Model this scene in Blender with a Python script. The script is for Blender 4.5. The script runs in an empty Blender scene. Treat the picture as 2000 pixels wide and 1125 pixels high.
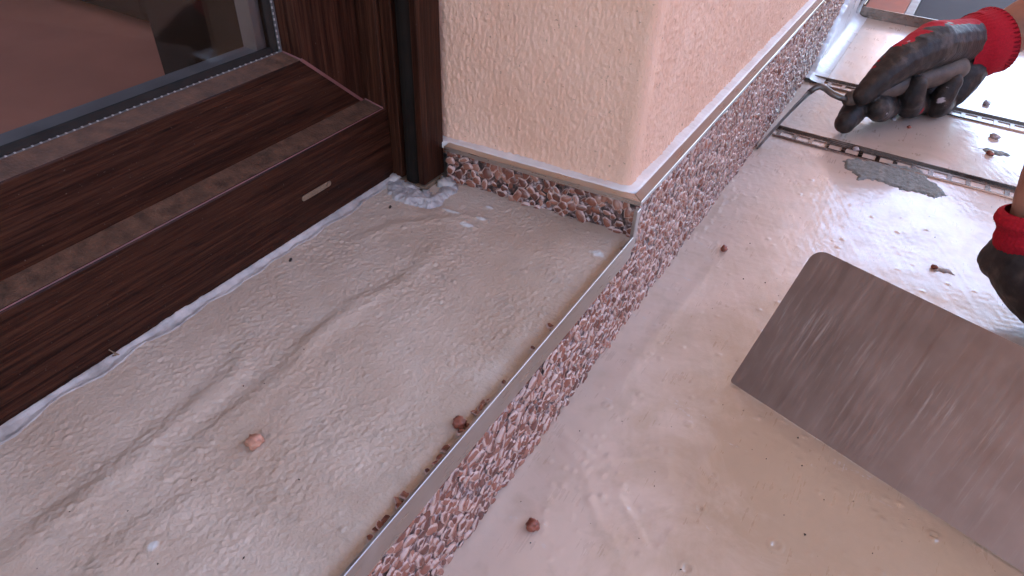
import bpy, math, random
import numpy as np
from mathutils import Vector, Matrix

random.seed(7); RNG = np.random.default_rng(7)
scene = bpy.context.scene
COL = scene.collection

# ---------------------------------------------------------------- camera
H = 0.32                                   # lens height above the balcony floor
FPX, PX, PY = 1328.41, 1000.0, 562.5       # focal length and centre, pixels of a 2000 x 1125 picture
CR = np.array([0.85148763, 0.52314219, 0.03593138])
CD = np.array([0.3536158, -0.52225986, -0.77601579])
CF = np.array([-0.38720108, 0.67347375, -0.62968915])
CC = np.array([0.0, 0.0, H])
cam_d = bpy.data.cameras.new("camera"); cam = bpy.data.objects.new("camera", cam_d); COL.objects.link(cam)
cam.matrix_world = Matrix(((CR[0], -CD[0], -CF[0], 0), (CR[1], -CD[1], -CF[1], 0), (CR[2], -CD[2], -CF[2], H), (0, 0, 0, 1)))
cam_d.sensor_width = 36.0; cam_d.lens = FPX / 2000 * 36
cam_d.clip_start = 0.01; cam_d.clip_end = 2000
scene.camera = cam

# ---------------------------------------------------------------- sky, sun, exposure
SUN_EL, SUN_AZ = math.radians(50), math.atan2(0.30, 1.0)
w = bpy.data.worlds.new("World"); scene.world = w; w.use_nodes = True
nt = w.node_tree
sky = nt.nodes.new("ShaderNodeTexSky"); sky.sky_type = 'NISHITA'; sky.sun_disc = False
sky.sun_elevation = SUN_EL; sky.sun_rotation = SUN_AZ; sky.air_density = 1.2; sky.dust_density = 0.5; sky.ozone_density = 1.0
bg = nt.nodes["Background"]; bg.inputs[1].default_value = 0.15
nt.links.new(sky.outputs[0], bg.inputs[0])
sd = bpy.data.lights.new("sun", 'SUN'); sd.energy = 3.6; sd.angle = math.radians(0.5); sd.color = (1.0, 0.95, 0.87)
sun = bpy.data.objects.new("sun", sd); COL.objects.link(sun)
sv = Vector((math.sin(SUN_AZ) * math.cos(SUN_EL), math.cos(SUN_AZ) * math.cos(SUN_EL), math.sin(SUN_EL)))
sun.rotation_euler = sv.to_track_quat('Z', 'Y').to_euler(); sun.location = sv * 20
vs = scene.view_settings
vs.view_transform = 'Standard'; vs.look = 'None'; vs.gamma = 1.0; vs.use_curve_mapping = False
vs.exposure = 2.42
vs.use_white_balance = True; vs.white_balance_temperature = 6000; vs.white_balance_tint = 14
scene.render.film_transparent = False
scene.cycles.max_bounces = 10; scene.cycles.diffuse_bounces = 6; scene.cycles.glossy_bounces = 5
scene.cycles.transmission_bounces = 8; scene.cycles.sample_clamp_indirect = 6.0
scene.cycles.use_denoising = True

# ---------------------------------------------------------------- helpers
def ray(u, v): return CR * (u - PX) / FPX + CD * (v - PY) / FPX + CF
def on(ax, val, u, v):
    d = ray(u, v); return CC + d * (val - CC[ax]) / d[ax]
def onz(u, v, z): return on(2, z, u, v)
def atd(u, v, depth): return CC + ray(u, v) * depth
def depth_of(p): return float((np.asarray(p) - CC) @ CF)

def _hash(ix, iy, seed):
    n = (ix.astype(np.int64) * 374761393 + iy.astype(np.int64) * 668265263 + seed * 974634677) & 0x7fffffff
    n = ((n ^ (n >> 13)) * 1274126177) & 0x7fffffff
    return ((n ^ (n >> 16)) & 0xffff) / 65535.0
def noise2(x, y, seed=0):
    x = np.asarray(x, float); y = np.asarray(y, float)
    ix, iy = np.floor(x), np.floor(y); fx, fy = x - ix, y - iy
    def g(ax, ay, dx, dy):
        a = _hash(ax, ay, seed) * 2 * np.pi
        return np.cos(a) * dx + np.sin(a) * dy
    ux = fx * fx * fx * (fx * (fx * 6 - 15) + 10); uy = fy * fy * fy * (fy * (fy * 6 - 15) + 10)
    a = g(ix, iy, fx, fy); b = g(ix + 1, iy, fx - 1, fy); c = g(ix, iy + 1, fx, fy - 1); d = g(ix + 1, iy + 1, fx - 1, fy - 1)
    return (a + (b - a) * ux + (c + (d - c) * ux - (a + (b - a) * ux)) * uy) * 1.5
def fbm(x, y, seed=0, o=3):
    s, a, t = 0, 1.0, 0.0
    for i in range(o):
        s = s + a * noise2(x * 2 ** i, y * 2 ** i, seed + i * 17); t += a; a *= 0.5
    return s / t
def sstep(a, b, x):
    t = np.clip((x - a) / (b - a), 0, 1); return t * t * (3 - 2 * t)
def dist_poly(X, Y, pts):
    """distance to a polyline, signed side, and parameter along it"""
    best = np.full(X.shape, 1e9); side = np.zeros(X.shape); par = np.zeros(X.shape); n = len(pts) - 1
    for i in range(n):
        ax, ay = pts[i][:2]; bx, by = pts[i + 1][:2]; dx, dy = bx - ax, by - ay; L = dx * dx + dy * dy + 1e-12
        t = np.clip(((X - ax) * dx + (Y - ay) * dy) / L, 0, 1)
        d = np.hypot(X - ax - t * dx, Y - ay - t * dy); m = d < best
        best = np.where(m, d, best); side = np.where(m, np.sign((X - ax) * dy - (Y - ay) * dx), side); par = np.where(m, (i + t) / n, par)
    return best, side, par

def new_obj(name, me, mat=None, parent=None, smooth=False):
    o = bpy.data.objects.new(name, me); COL.objects.link(o)
    if mat is not None and len(me.materials) == 0: me.materials.append(mat)
    if parent is not None: o.parent = parent
    if smooth: me.polygons.foreach_set("use_smooth", [True] * len(me.polygons))
    return o
def pymesh(name, V, Fc):
    me = bpy.data.meshes.new(name); me.from_pydata([tuple(map(float, v)) for v in V], [], Fc); me.update(); return me
def grid_mesh(name, Pnt, flip=False):
    n, m, _ = Pnt.shape
    idx = np.arange(n * m).reshape(n, m)
    q = np.stack([idx[:-1, :-1], idx[1:, :-1], idx[1:, 1:], idx[:-1, 1:]], -1).reshape(-1, 4)
    if flip: q = q[:, ::-1]
    me = bpy.data.meshes.new(name); me.vertices.add(n * m); me.vertices.foreach_set("co", Pnt.reshape(-1).astype(np.float32))
    nq = len(q); me.loops.add(nq * 4); me.loops.foreach_set("vertex_index", q.reshape(-1).astype(np.int32))
    me.polygons.add(nq); me.polygons.foreach_set("loop_start", np.arange(0, nq * 4, 4, dtype=np.int32))
    me.update(calc_edges=True); me.validate(); me.polygons.foreach_set("use_smooth", [True] * nq); return me
class MB:
    def __init__(s): s.v = []; s.f = []
    def add(s, V, Fc):
        b = len(s.v); s.v += [tuple(map(float, p)) for p in V]; s.f += [tuple(i + b for i in f) for f in Fc]
    def box(s, a, b):
        (x0, y0, z0), (x1, y1, z1) = a, b
        s.add([(x0, y0, z0), (x1, y0, z0), (x1, y1, z0), (x0, y1, z0), (x0, y0, z1), (x1, y0, z1), (x1, y1, z1), (x0, y1, z1)],
              [(3, 2, 1, 0), (4, 5, 6, 7), (0, 1, 5, 4), (1, 2, 6, 5), (2, 3, 7, 6), (3, 0, 4, 7)])
    def prism(s, poly, h0, h1, fn):
        n = len(poly); V = [fn(p, h0) for p in poly] + [fn(p, h1) for p in poly]
        Fc = [tuple(range(n))[::-1], tuple(range(n, 2 * n))] + [(i, (i + 1) % n, n + (i + 1) % n, n + i) for i in range(n)]
        s.add(V, Fc)
    def tube(s, pts, rads, seg=12, cap=True, flat=None):
        pts = [np.asarray(p, float) for p in pts]; n = len(pts); up = np.array([0.13, 0.21, 0.97]); base = len(s.v)
        for i, p in enumerate(pts):
            t = pts[min(i + 1, n - 1)] - pts[max(i - 1, 0)]; t = t / (np.linalg.norm(t) + 1e-12)
            a = np.cross(t, up); a /= np.linalg.norm(a); b = np.cross(t, a)
            r = rads[i] if hasattr(rads, '__len__') else rads
            ra, rb = (r if hasattr(r, '__len__') else (r, r))
            for k in range(seg):
                th = 2 * math.pi * k / seg; s.v.append(tuple(p + a * ra * math.cos(th) + b * rb * math.sin(th)))
        for i in range(n - 1):
            for k in range(seg):
                k2 = (k + 1) % seg; s.f.append((base + i * seg + k, base + i * seg + k2, base + (i + 1) * seg + k2, base + (i + 1) * seg + k))
        if cap:
            s.f.append(tuple(base + k for k in range(seg))[::-1]); s.f.append(tuple(base + (n - 1) * seg + k for k in range(seg)))
    def build(s, name, mat, parent=None, smooth=False, bevel=0, seg=2):
        me = pymesh(name, s.v, s.f)
        import bmesh
        bm = bmesh.new(); bm.from_mesh(me); bmesh.ops.recalc_face_normals(bm, faces=bm.faces)
        if bevel: bmesh.ops.bevel(bm, geom=bm.edges[:], offset=bevel, segments=seg, profile=0.5, affect='EDGES', clamp_overlap=True)
        bm.to_mesh(me); bm.free()
        return new_obj(name, me, mat, parent, smooth)
def tag(o, label=None, cat=None, group=None, kind=None):
    if label: o["label"] = label
    if cat: o["category"] = cat
    if group: o["group"] = group
    if kind: o["kind"] = kind
    return o
def empty(name, loc=(0, 0, 0)):
    o = bpy.data.objects.new(name, None); COL.objects.link(o); o.location = loc; o.empty_display_size = 0.02; return o
def sub(o, parent):
    """parent while keeping world-space vertices"""
    o.parent = parent; o.matrix_parent_inverse = Matrix.Translation(parent.location).inverted(); return o

# ---------------------------------------------------------------- materials
class NT:
    def __init__(s, name):
        s.m = bpy.data.materials.new(name); s.m.use_nodes = True; s.t = s.m.node_tree; s.b = s.t.nodes["Principled BSDF"]
    def n(s, typ, **kw):
        nd = s.t.nodes.new("ShaderNode" + typ)
        for k, v in kw.items(): setattr(nd, k, v)
        return nd
    def l(s, a, b): s.t.links.new(a, b)
    def coord(s, scale=(1, 1, 1), rot=(0, 0, 0)):
        tc = s.n("TexCoord"); mp = s.n("Mapping"); s.l(tc.outputs["Object"], mp.inputs[0])
        mp.inputs["Scale"].default_value = scale; mp.inputs["Rotation"].default_value = rot; return mp.outputs[0]
    def noise(s, vec, scale, detail=3, rough=0.55, dist=0.0):
        nd = s.n("TexNoise"); s.l(vec, nd.inputs["Vector"]); nd.inputs["Scale"].default_value = scale
        nd.inputs["Detail"].default_value = detail; nd.inputs["Roughness"].default_value = rough; nd.inputs["Distortion"].default_value = dist
        return nd.outputs[0]
    def ramp(s, fac, stops):
        r = s.n("ValToRGB"); s.l(fac, r.inputs[0]); e = r.color_ramp.elements
        while len(e) < len(stops): e.new(0.5)
        for el, (p, c) in zip(e, stops):
            el.position = p; el.color = (c, c, c, 1) if not hasattr(c, '__len__') else (*c, 1)
        return r.outputs[0]
    def mix(s, fac, a, b, mode='MIX'):
        nd = s.n("Mix", data_type='RGBA', blend_type=mode)
        for sock, v in ((nd.inputs[0], fac), (nd.inputs[6], a), (nd.inputs[7], b)):
            if hasattr(v, 'is_linked') or hasattr(v, 'links'): s.l(v, sock)
            else: sock.default_value = v if not hasattr(v, '__len__') else (*v, 1)[:4]
        return nd.outputs[2]
    def math(s, op, a, b=0.0):
        nd = s.n("Math", operation=op)
        for sock, v in ((nd.inputs[0], a), (nd.inputs[1], b)):
            if hasattr(v, 'links'): s.l(v, sock)
            else: sock.default_value = v
        return nd.outputs[0]
    def bump(s, h, strength=0.5, dist=0.001, normal=None):
        nd = s.n("Bump"); s.l(h, nd.inputs["Height"]); nd.inputs["Strength"].default_value = strength; nd.inputs["Distance"].default_value = dist
        if normal is not None: s.l(normal, nd.inputs["Normal"])
        return nd.outputs[0]
    def set(s, **kw):
        for k, v in kw.items():
            sock = s.b.inputs[k.replace('_', ' ')]
            if hasattr(v, 'links'): s.l(v, sock)
            else: sock.default_value = v if not hasattr(v, '__len__') else (*v, 1)
        return s

def m_wood(name, axis):
    m = NT(name); sc = [900, 900, 900]; sc[axis] = 30
    v = m.coord(tuple(sc)); a = m.noise(v, 1.0, 5, 0.65, 0.6)
    sc2 = [230, 230, 230]; sc2[axis] = 9; b = m.noise(m.coord(tuple(sc2)), 1.0, 4, 0.6, 1.2)
    f = m.math('MULTIPLY_ADD', a, 0.55); m.t.nodes[-1].inputs[2].default_value = 0.0
    f2 = m.math('ADD', f, m.math('MULTIPLY', b, 0.5))
    c = m.ramp(f2, [(0.36, (0.011, 0.0036, 0.0023)), (0.50, (0.030, 0.0098, 0.0054)), (0.68, (0.072, 0.0255, 0.0130))])
    dust = m.ramp(m.noise(m.coord((1, 1, 1)), 900, 2, 0.6), [(0.70, 0.0), (0.78, 0.5)])
    c = m.mix(dust, c, (0.16, 0.12, 0.10))
    m.set(Base_Color=c, Roughness=m.ramp(a, [(0.3, 0.30), (0.7, 0.48)]), Normal=m.bump(a, 0.35, 0.0004)); m.set(Specular_IOR_Level=0.12)
    return m.m
def m_plain(name, col, rough=0.5, metal=0.0, var=0.15, vscale=60, bump=0.0, bscale=400, spec=0.5):
    m = NT(name); v = m.coord(); a = m.noise(v, vscale, 4)
    c = m.mix(m.ramp(a, [(0.3, 0.0), (0.7, 1.0)]), tuple(x * (1 - var) for x in col), tuple(min(1, x * (1 + var)) for x in col))
    m.set(Base_Color=c, Roughness=m.ramp(a, [(0.25, max(0.03, rough - 0.08)), (0.75, min(1, rough + 0.08))]), Metallic=metal, Specular_IOR_Level=spec)
    if bump: m.set(Normal=m.bump(m.noise(v, bscale, 3), bump, 0.001))
    return m.m
def m_metal(name, col, rough, along, sc=900):
    m = NT(name); s3 = [sc, sc, sc]; s3[along] = 12
    a = m.noise(m.coord(tuple(s3)), 1.0, 3); b = m.noise(m.coord(), 70, 4)
    smear = m.ramp(b, [(0.50, 0.0), (0.80, 1.0)])
    c = m.mix(m.math('MULTIPLY', smear, 0.35), col, (0.42, 0.38, 0.35))
    m.set(Base_Color=c, Metallic=m.ramp(b, [(0.5, 1.0), (0.8, 0.75)]), Roughness=m.ramp(m.math('ADD', m.math('MULTIPLY', a, 0.5), m.math('MULTIPLY', b, 0.5)), [(0.3, rough - 0.08), (0.7, rough + 0.14)]),
          Normal=m.bump(a, 0.05, 0.0002)); return m.m

def m_floor():
    m = NT("floor_coating"); v = m.coord()
    big = m.noise(v, 7, 4, 0.55, 0.5); mid = m.noise(v, 45, 4, 0.6, 0.3); fine = m.noise(v, 520, 3, 0.6)
    streak = m.noise(m.coord((500, 26, 300), (0, 0, 0.35)), 1.0, 3, 0.6, 0.4)
    c = m.mix(m.ramp(big, [(0.35, 0.0), (0.65, 1.0)]), (0.60, 0.45, 0.355), (0.68, 0.53, 0.43))
    c = m.mix(m.ramp(mid, [(0.55, 0.0), (0.75, 0.45)]), c, (0.40, 0.29, 0.20))
    c = m.mix(m.ramp(m.noise(v, 11, 5, 0.65, 0.8), [(0.52, 0.0), (0.70, 0.55)]), c, (0.43, 0.315, 0.205))
    mp = m.n("Mapping"); tcn = m.n("TexCoord"); m.l(tcn.outputs["Object"], mp.inputs[0]); mp.inputs["Location"].default_value = (-0.06 * 5.5, -0.33 * 4.2, 0); mp.inputs["Scale"].default_value = (5.5, 4.2, 1)
    gr = m.n("TexGradient", gradient_type='SPHERICAL'); m.l(mp.outputs[0], gr.inputs[0])
    stain = m.ramp(m.math('ADD', gr.outputs["Fac"], m.math('MULTIPLY', m.math('SUBTRACT', m.noise(v, 16, 6, 0.7, 0.6), 0.5), 0.9)), [(0.18, 0.0), (0.55, 0.85)])
    c = m.mix(stain, c, (0.40, 0.275, 0.175))
    scuff = m.math('MULTIPLY', m.ramp(m.noise(m.coord((9, 30, 20), (0, 0, -0.5)), 1.6, 6, 0.72, 0.8), [(0.635, 0.0), (0.67, 1.0)]), m.ramp(streak, [(0.40, 0.0), (0.55, 1.0)]))
    c = m.mix(m.math('MULTIPLY', scuff, 0.6), c, (0.60, 0.57, 0.57))
    speck = m.ramp(m.noise(v, 330, 1, 0.4), [(0.80, 0.0), (0.82, 1.0)])
    c = m.mix(speck, c, (0.12, 0.085, 0.06))
    r = m.ramp(m.math('ADD', m.math('MULTIPLY', mid, 0.6), m.math('MULTIPLY', streak, 0.4)), [(0.32, 0.24), (0.55, 0.34), (0.72, 0.46)])
    h = m.math('ADD', m.math('MULTIPLY', fine, 0.5), m.math('MULTIPLY', streak, 0.7))
    m.set(Base_Color=c, Roughness=r, Normal=m.bump(h, 0.16, 0.0006), Specular_IOR_Level=0.8)
    m.set(Coat_Weight=1.0, Coat_Roughness=m.ramp(mid, [(0.3, 0.07), (0.7, 0.20)]), Coat_IOR=1.52); m.l(m.bump(m.math('ADD', m.math('MULTIPLY', fine, 0.25), m.math('MULTIPLY', streak, 0.5)), 0.10, 0.0006), m.b.inputs['Coat Normal']); return m.m
def m_step():
    m = NT("doorstep_coating"); v = m.coord()
    big = m.noise(v, 14, 4, 0.55, 0.6); mid = m.noise(v, 90, 4, 0.6); fine = m.noise(v, 900, 3, 0.6)
    c = m.mix(m.ramp(big, [(0.35, 0.0), (0.66, 1.0)]), (0.49, 0.345, 0.25), (0.59, 0.445, 0.345))
    c = m.mix(m.ramp(mid, [(0.55, 0.0), (0.8, 0.5)]), c, (0.36, 0.29, 0.23))
    at = m.n("Attribute", attribute_name="pale"); c = m.mix(at.outputs["Fac"], c, (0.66, 0.61, 0.56))
    m.set(Base_Color=c, Roughness=m.ramp(mid, [(0.3, 0.50), (0.7, 0.70)]), Normal=m.bump(fine, 0.5, 0.0009), Specular_IOR_Level=0.45); return m.m
def m_stone():
    m = NT("stone_in_resin"); v = m.coord()
    film = m.n("Attribute", attribute_name="film").outputs["Fac"]; tone = m.n("Attribute", attribute_name="tone").outputs["Fac"]
    base = m.ramp(tone, [(0.0, (0.12, 0.032, 0.018)), (0.35, (0.21, 0.060, 0.032)), (0.7, (0.30, 0.098, 0.055)), (1.0, (0.40, 0.19, 0.13))])
    base = m.mix(m.ramp(m.noise(v, 600, 3), [(0.4, 0.0), (0.8, 0.6)]), base, (0.10, 0.035, 0.022))
    f = m.math('ADD', film, m.math('MULTIPLY', m.math('SUBTRACT', m.noise(v, 420, 3, 0.6), 0.5), 1.3))
    f = m.ramp(f, [(0.45, 0.03), (0.70, 0.95)])
    c = m.mix(f, base, (0.68, 0.46, 0.385))
    m.set(Base_Color=c, Roughness=m.ramp(f, [(0.0, 0.25), (1.0, 0.38)]), Normal=m.bump(m.noise(v, 900, 2), 0.2, 0.0004), Specular_IOR_Level=0.5); return m.m
def m_matrix(dark=0.0):
    m = NT("stone_matrix"); v = m.coord(); a = m.noise(v, 260, 4, 0.65)
    c = m.ramp(a, [(0.36 + dark, (0.02, 0.009, 0.007)), (0.48 + dark, (0.16, 0.08, 0.065)), (0.59 + dark, (0.55, 0.43, 0.41))])
    m.set(Base_Color=c, Roughness=0.45, Normal=m.bump(a, 0.8, 0.002)); return m.m
def m_plaster():
    m = NT("peach_plaster"); v = m.coord(); a = m.noise(v, 22, 4, 0.6); b = m.noise(m.coord((700, 700, 430)), 1.0, 4, 0.65); pit = m.noise(v, 420, 2, 0.5)
    c = m.mix(m.ramp(a, [(0.3, 0.0), (0.7, 1.0)]), (0.80, 0.465, 0.315), (0.86, 0.535, 0.38))
    c = m.mix(m.ramp(pit, [(0.68, 0.0), (0.76, 0.6)]), c, (0.26, 0.15, 0.10))
    m.set(Base_Color=c, Roughness=0.85, Normal=m.bump(b, 0.9, 0.0014), Specular_IOR_Level=0.25); return m.m
def m_glass():
    m = NT("glass"); m.set(Base_Color=(0.94, 0.95, 0.94), Roughness=0.0, Transmission_Weight=1.0, IOR=1.5)
    gl = m.n("BsdfGlossy"); gl.inputs["Roughness"].default_value = 0.01; tr = m.n("BsdfTransparent"); tr.inputs[0].default_value = (0.90, 0.88, 0.86, 1)
    fr = m.n("Fresnel"); fr.inputs[0].default_value = 1.3; mx = m.n("MixShader")
    m.l(fr.outputs[0], mx.inputs[0]); m.l(tr.outputs[0], mx.inputs[1]); m.l(gl.outputs[0], mx.inputs[2])
    m.l(mx.outputs[0], m.t.nodes["Material Output"].inputs[0]); return m.m
def m_trowel():
    m = NT("trowel_steel"); tc = m.n("Attribute", attribute_name="bl")
    mp = m.n("Mapping"); m.l(tc.outputs["Vector"], mp.inputs[0]); mp.inputs["Scale"].default_value = (330, 16, 1)
    a = m.noise(mp.outputs[0], 1.0, 4, 0.6)
    mp2 = m.n("Mapping"); m.l(tc.outputs["Vector"], mp2.inputs[0]); mp2.inputs["Scale"].default_value = (420, 26, 1); b = m.noise(mp2.outputs[0], 1.0, 5, 0.7, 0.1)
    sep = m.n("SeparateXYZ"); m.l(tc.outputs["Vector"], sep.inputs[0])
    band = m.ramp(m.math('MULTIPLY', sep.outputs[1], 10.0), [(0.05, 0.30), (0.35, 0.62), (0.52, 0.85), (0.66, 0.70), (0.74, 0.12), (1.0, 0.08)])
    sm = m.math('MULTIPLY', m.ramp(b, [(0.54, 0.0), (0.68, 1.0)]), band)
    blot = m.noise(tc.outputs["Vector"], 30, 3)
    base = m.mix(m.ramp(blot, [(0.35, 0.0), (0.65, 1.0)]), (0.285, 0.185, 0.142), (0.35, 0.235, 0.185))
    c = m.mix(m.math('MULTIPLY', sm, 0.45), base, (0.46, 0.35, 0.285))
    m.set(Base_Color=c, Metallic=m.math('SUBTRACT', 0.85, m.math('MULTIPLY', sm, 0.7)), Roughness=m.ramp(a, [(0.3, 0.36), (0.7, 0.50)]), Normal=m.bump(a, 0.06, 0.0003)); return m.m
def m_glove():
    m = NT("glove_fabric"); v = m.coord(); red = m.n("Attribute", attribute_name="red").outputs["Fac"]; n1 = m.noise(v, 95, 5, 0.65, 0.4); n2 = m.noise(v, 1600, 2)
    blk = m.ramp(m.noise(v, 60, 4, 0.6), [(0.35, (0.013, 0.0095, 0.008)), (0.55, (0.034, 0.024, 0.019)), (0.72, (0.095, 0.068, 0.052))])
    blk = m.mix(m.ramp(n1, [(0.68, 0.0), (0.72, 0.8)]), blk, (0.42, 0.37, 0.37))
    rd = m.mix(n2, (0.30, 0.006, 0.014), (0.45, 0.013, 0.026))
    c = m.mix(m.ramp(red, [(0.45, 0.0), (0.55, 1.0)]), blk, rd)
    c = m.mix(m.n('Attribute', attribute_name='paint').outputs['Fac'], c, (0.50, 0.45, 0.46))
    m.set(Base_Color=c, Roughness=m.ramp(red, [(0.4, 0.55), (0.6, 0.9)]), Normal=m.bump(m.math('ADD', n2, m.math('MULTIPLY', m.noise(v, 300, 3), 1.5)), 0.35, 0.0006), Specular_IOR_Level=0.35); return m.m

WOOD_Y, WOOD_Z = m_wood("wood_foil_horizontal", 1), m_wood("wood_foil_upright", 2)
LEDGE = m_plain("dusty_brown_ledge", (0.10, 0.045, 0.024), 0.65, var=0.45, vscale=160, bump=0.5, bscale=700)
BLACK = m_plain("black_rubber", (0.022, 0.016, 0.013), 0.7, var=0.3, bump=0.1, spec=0.12)
TAPE = m_plain("grey_glazing_tape", (0.12, 0.105, 0.10), 0.4, var=0.3, vscale=300)
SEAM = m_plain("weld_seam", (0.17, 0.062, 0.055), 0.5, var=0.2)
TAN = m_plain("tan_foam", (0.20, 0.125, 0.075), 0.8, var=0.35, vscale=120, bump=0.6)
GLASS = m_glass(); FLOOR = m_floor(); STEP = m_step(); STONE = m_stone(); MATRIX = m_matrix(); PLASTER = m_plaster()
BEAD = m_plain("smooth_plaster", (0.83, 0.49, 0.355), 0.75, var=0.06, vscale=40, bump=0.15, bscale=500, spec=0.25)
SEALANT = m_plain("white_sealant", (0.74, 0.66, 0.61), 0.5, var=0.07, vscale=120, bump=0.25, bscale=500)
FILLET = m_plain("milky_sealant", (0.41, 0.345, 0.31), 0.45, var=0.3, vscale=90, bump=0.3, bscale=500)
MEMBRANE = m_plain("white_membrane", (0.60, 0.58, 0.57), 0.3, var=0.06, vscale=30, bump=0.4, bscale=160)
ALU_Y = m_metal("brushed_metal_lengthwise", (0.44, 0.395, 0.365), 0.30, 1); ALU_X = m_metal("brushed_metal_crosswise", (0.55, 0.49, 0.43), 0.28, 0)
STEEL_X = m_metal("slotted_steel", (0.22, 0.165, 0.135), 0.22, 0); STEEL_EDGE = m_metal("polished_rim", (0.70, 0.66, 0.62), 0.24, 0)
MORTAR = m_plain("grey_mortar", (0.20, 0.205, 0.185), 0.6, var=0.3, vscale=220, bump=0.9, bscale=600)
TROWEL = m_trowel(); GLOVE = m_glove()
KNIT = m_plain("red_knit", (0.36, 0.010, 0.020), 0.92, var=0.2, vscale=500, bump=0.5, bscale=1500, spec=0.2)
SKIN = m_plain("skin", (0.30, 0.135, 0.085), 0.5, var=0.12, vscale=90, bump=0.25, bscale=700)
HANDLE = m_plain("dirty_wood_handle", (0.095, 0.065, 0.048), 0.6, var=0.35, vscale=110, bump=0.3)
TOOLSTEEL = m_plain("dull_tool_steel", (0.16, 0.145, 0.135), 0.38, metal=0.7, var=0.25, vscale=140)
TERRA = m_plain("terracotta_tile", (0.42, 0.15, 0.09), 0.7, var=0.12, vscale=40, spec=0.2)
DARKT = m_plain("dark_grey_tile", (0.045, 0.042, 0.052), 0.75, var=0.15, vscale=50, spec=0.2)
MAROON = m_plain("maroon_strip", (0.09, 0.018, 0.016), 0.4, var=0.15)
GROUT = m_plain("grout", (0.30, 0.27, 0.24), 0.8)
PAINT = m_plain("soffit_paint", (0.62, 0.52, 0.45), 0.85, var=0.05, vscale=3)
CONC = m_plain("concrete", (0.32, 0.29, 0.26), 0.8, var=0.12, vscale=20)
ROOMF = m_plain("room_floor", (0.50, 0.175, 0.105), 0.8, var=0.2, vscale=6, spec=0.15)
ROOMW = m_plain("room_wall", (0.30, 0.15, 0.10), 0.8, var=0.08, vscale=3)
DARKW = m_plain("dark_interior", (0.030, 0.016, 0.010), 0.95, var=0.3, vscale=12, spec=0.05)
GRASS = m_plain("grass_ground", (0.09, 0.10, 0.045), 0.9, var=0.35, vscale=0.4)
PEB_A = m_plain("pink_stone", (0.48, 0.22, 0.14), 0.5, var=0.3, vscale=300, bump=0.4)
PEB_B = m_plain("red_stone", (0.26, 0.075, 0.042), 0.4, var=0.4, vscale=300, bump=0.4)
PEB_C = m_plain("pale_coated_stone", (0.40, 0.35, 0.34), 0.45, var=0.3, vscale=200, bump=0.4)
SPECK = m_plain("dark_grit", (0.035, 0.022, 0.015), 0.7)

# ---------------------------------------------------------------- key planes
XP = -0.1069            # face of the stone riser under the doorstep and along the wall
ZS, ZL, ZT = 0.085, 0.0914, 0.112     # doorstep coating, lip of its metal edge, top of the skirting
XD = -0.272             # face of the door frame
RA, RB = np.array([-0.2410, 0.3218]), np.array([XP, 0.3322])      # outer edge of the trim on the return wall
ER = (RB - RA) / np.linalg.norm(RB - RA); NR = np.array([ER[1], -ER[0]])      # along it, and out of it (towards the door side)
YF = 0.3322

# ---------------------------------------------------------------- large setting
o = MB(); o.box((-400, -400, -3.2), (400, 400, -3.0)); tag(o.build("ground", GRASS), kind="structure")
o = MB(); o.box((-0.6, -3.0, 2.35), (1.75, 4.4, 2.55)); tag(o.build("soffit", PAINT), kind="structure")
o = MB(); o.box((-3.6, -2.6, -3.0), (1.6, 6.0, -0.005)); tag(o.build("balcony_slab", CONC), kind="structure")
o = MB(); o.box((1.60, -2.6, -0.3), (1.75, 2.6, 0.85)); tag(o.build("added_parapet", BEAD), "added unseen peach parapet that cuts side skylight and bounces warm light", "wall")  # unseen, added to block low side sky and give warm bounce
# the room behind the door
o = MB(); o.box((-2.4, -2.0, 0.02), (-0.335, 0.70, 0.09)); tag(o.build("room_floor", ROOMF), kind="structure")
o = MB()
o.box((-2.5, -2.1, 2.1), (-2.4, 0.8, 2.35)); o.box((-2.5, 0.4, 0.0), (-2.4, 0.8, 2.1)); o.box((-2.5, -2.1, 0.0), (-2.4, -1.9, 2.1)); o.box((-2.4, -2.1, 0.0), (-0.34, -2.0, 2.35)); o.box((-2.4, 0.70, 0.0), (-0.50, 0.8, 2.35))  # far wall left open in the middle, added to let skylight onto the floor
o.box((-2.5, -2.1, 2.355), (-0.62, 0.8, 2.45)); tag(o.build("room_wall", ROOMW), kind="structure")
o = MB(); o.box((-0.34, -3.5, -0.004), (XP - 0.02, -0.95, 2.349)); o.box((-0.34, -0.948, 2.1), (XP - 0.02, 0.34, 2.349))
o2 = MB(); o2.box((-0.52, 0.318, 0.0), (-0.326, 0.3455, 2.349)); tag(o2.build("added_dark_panel", DARKW), kind="structure")  # dark panel added to hide the bright masonry seen through the glass
cb = MB(); cb.box((-1.25, 0.375, 0.098), (-0.61, 0.69, 0.95)); cab = empty("invented_cabinet", (-0.93, 0.53, 0.09)); sub(cb.build("invented_carcass", DARKW, bevel=0.012), cab)
for lx in (-1.22, -0.67):
    for ly in (0.40, 0.64): cb = MB(); cb.box((lx, ly, 0.09), (lx + 0.03, ly + 0.03, 0.0975)); sub(cb.build("invented_leg", DARKW), cab)
tag(cab, "invented dark low cabinet for the dark shape in the door glass", "invented_cabinet")  # invented to fill the dark shape in the door glass
t = o.build("house_wall", BEAD); tag(t, "peach plastered house wall beside and above the dark brown door", "wall")

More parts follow.
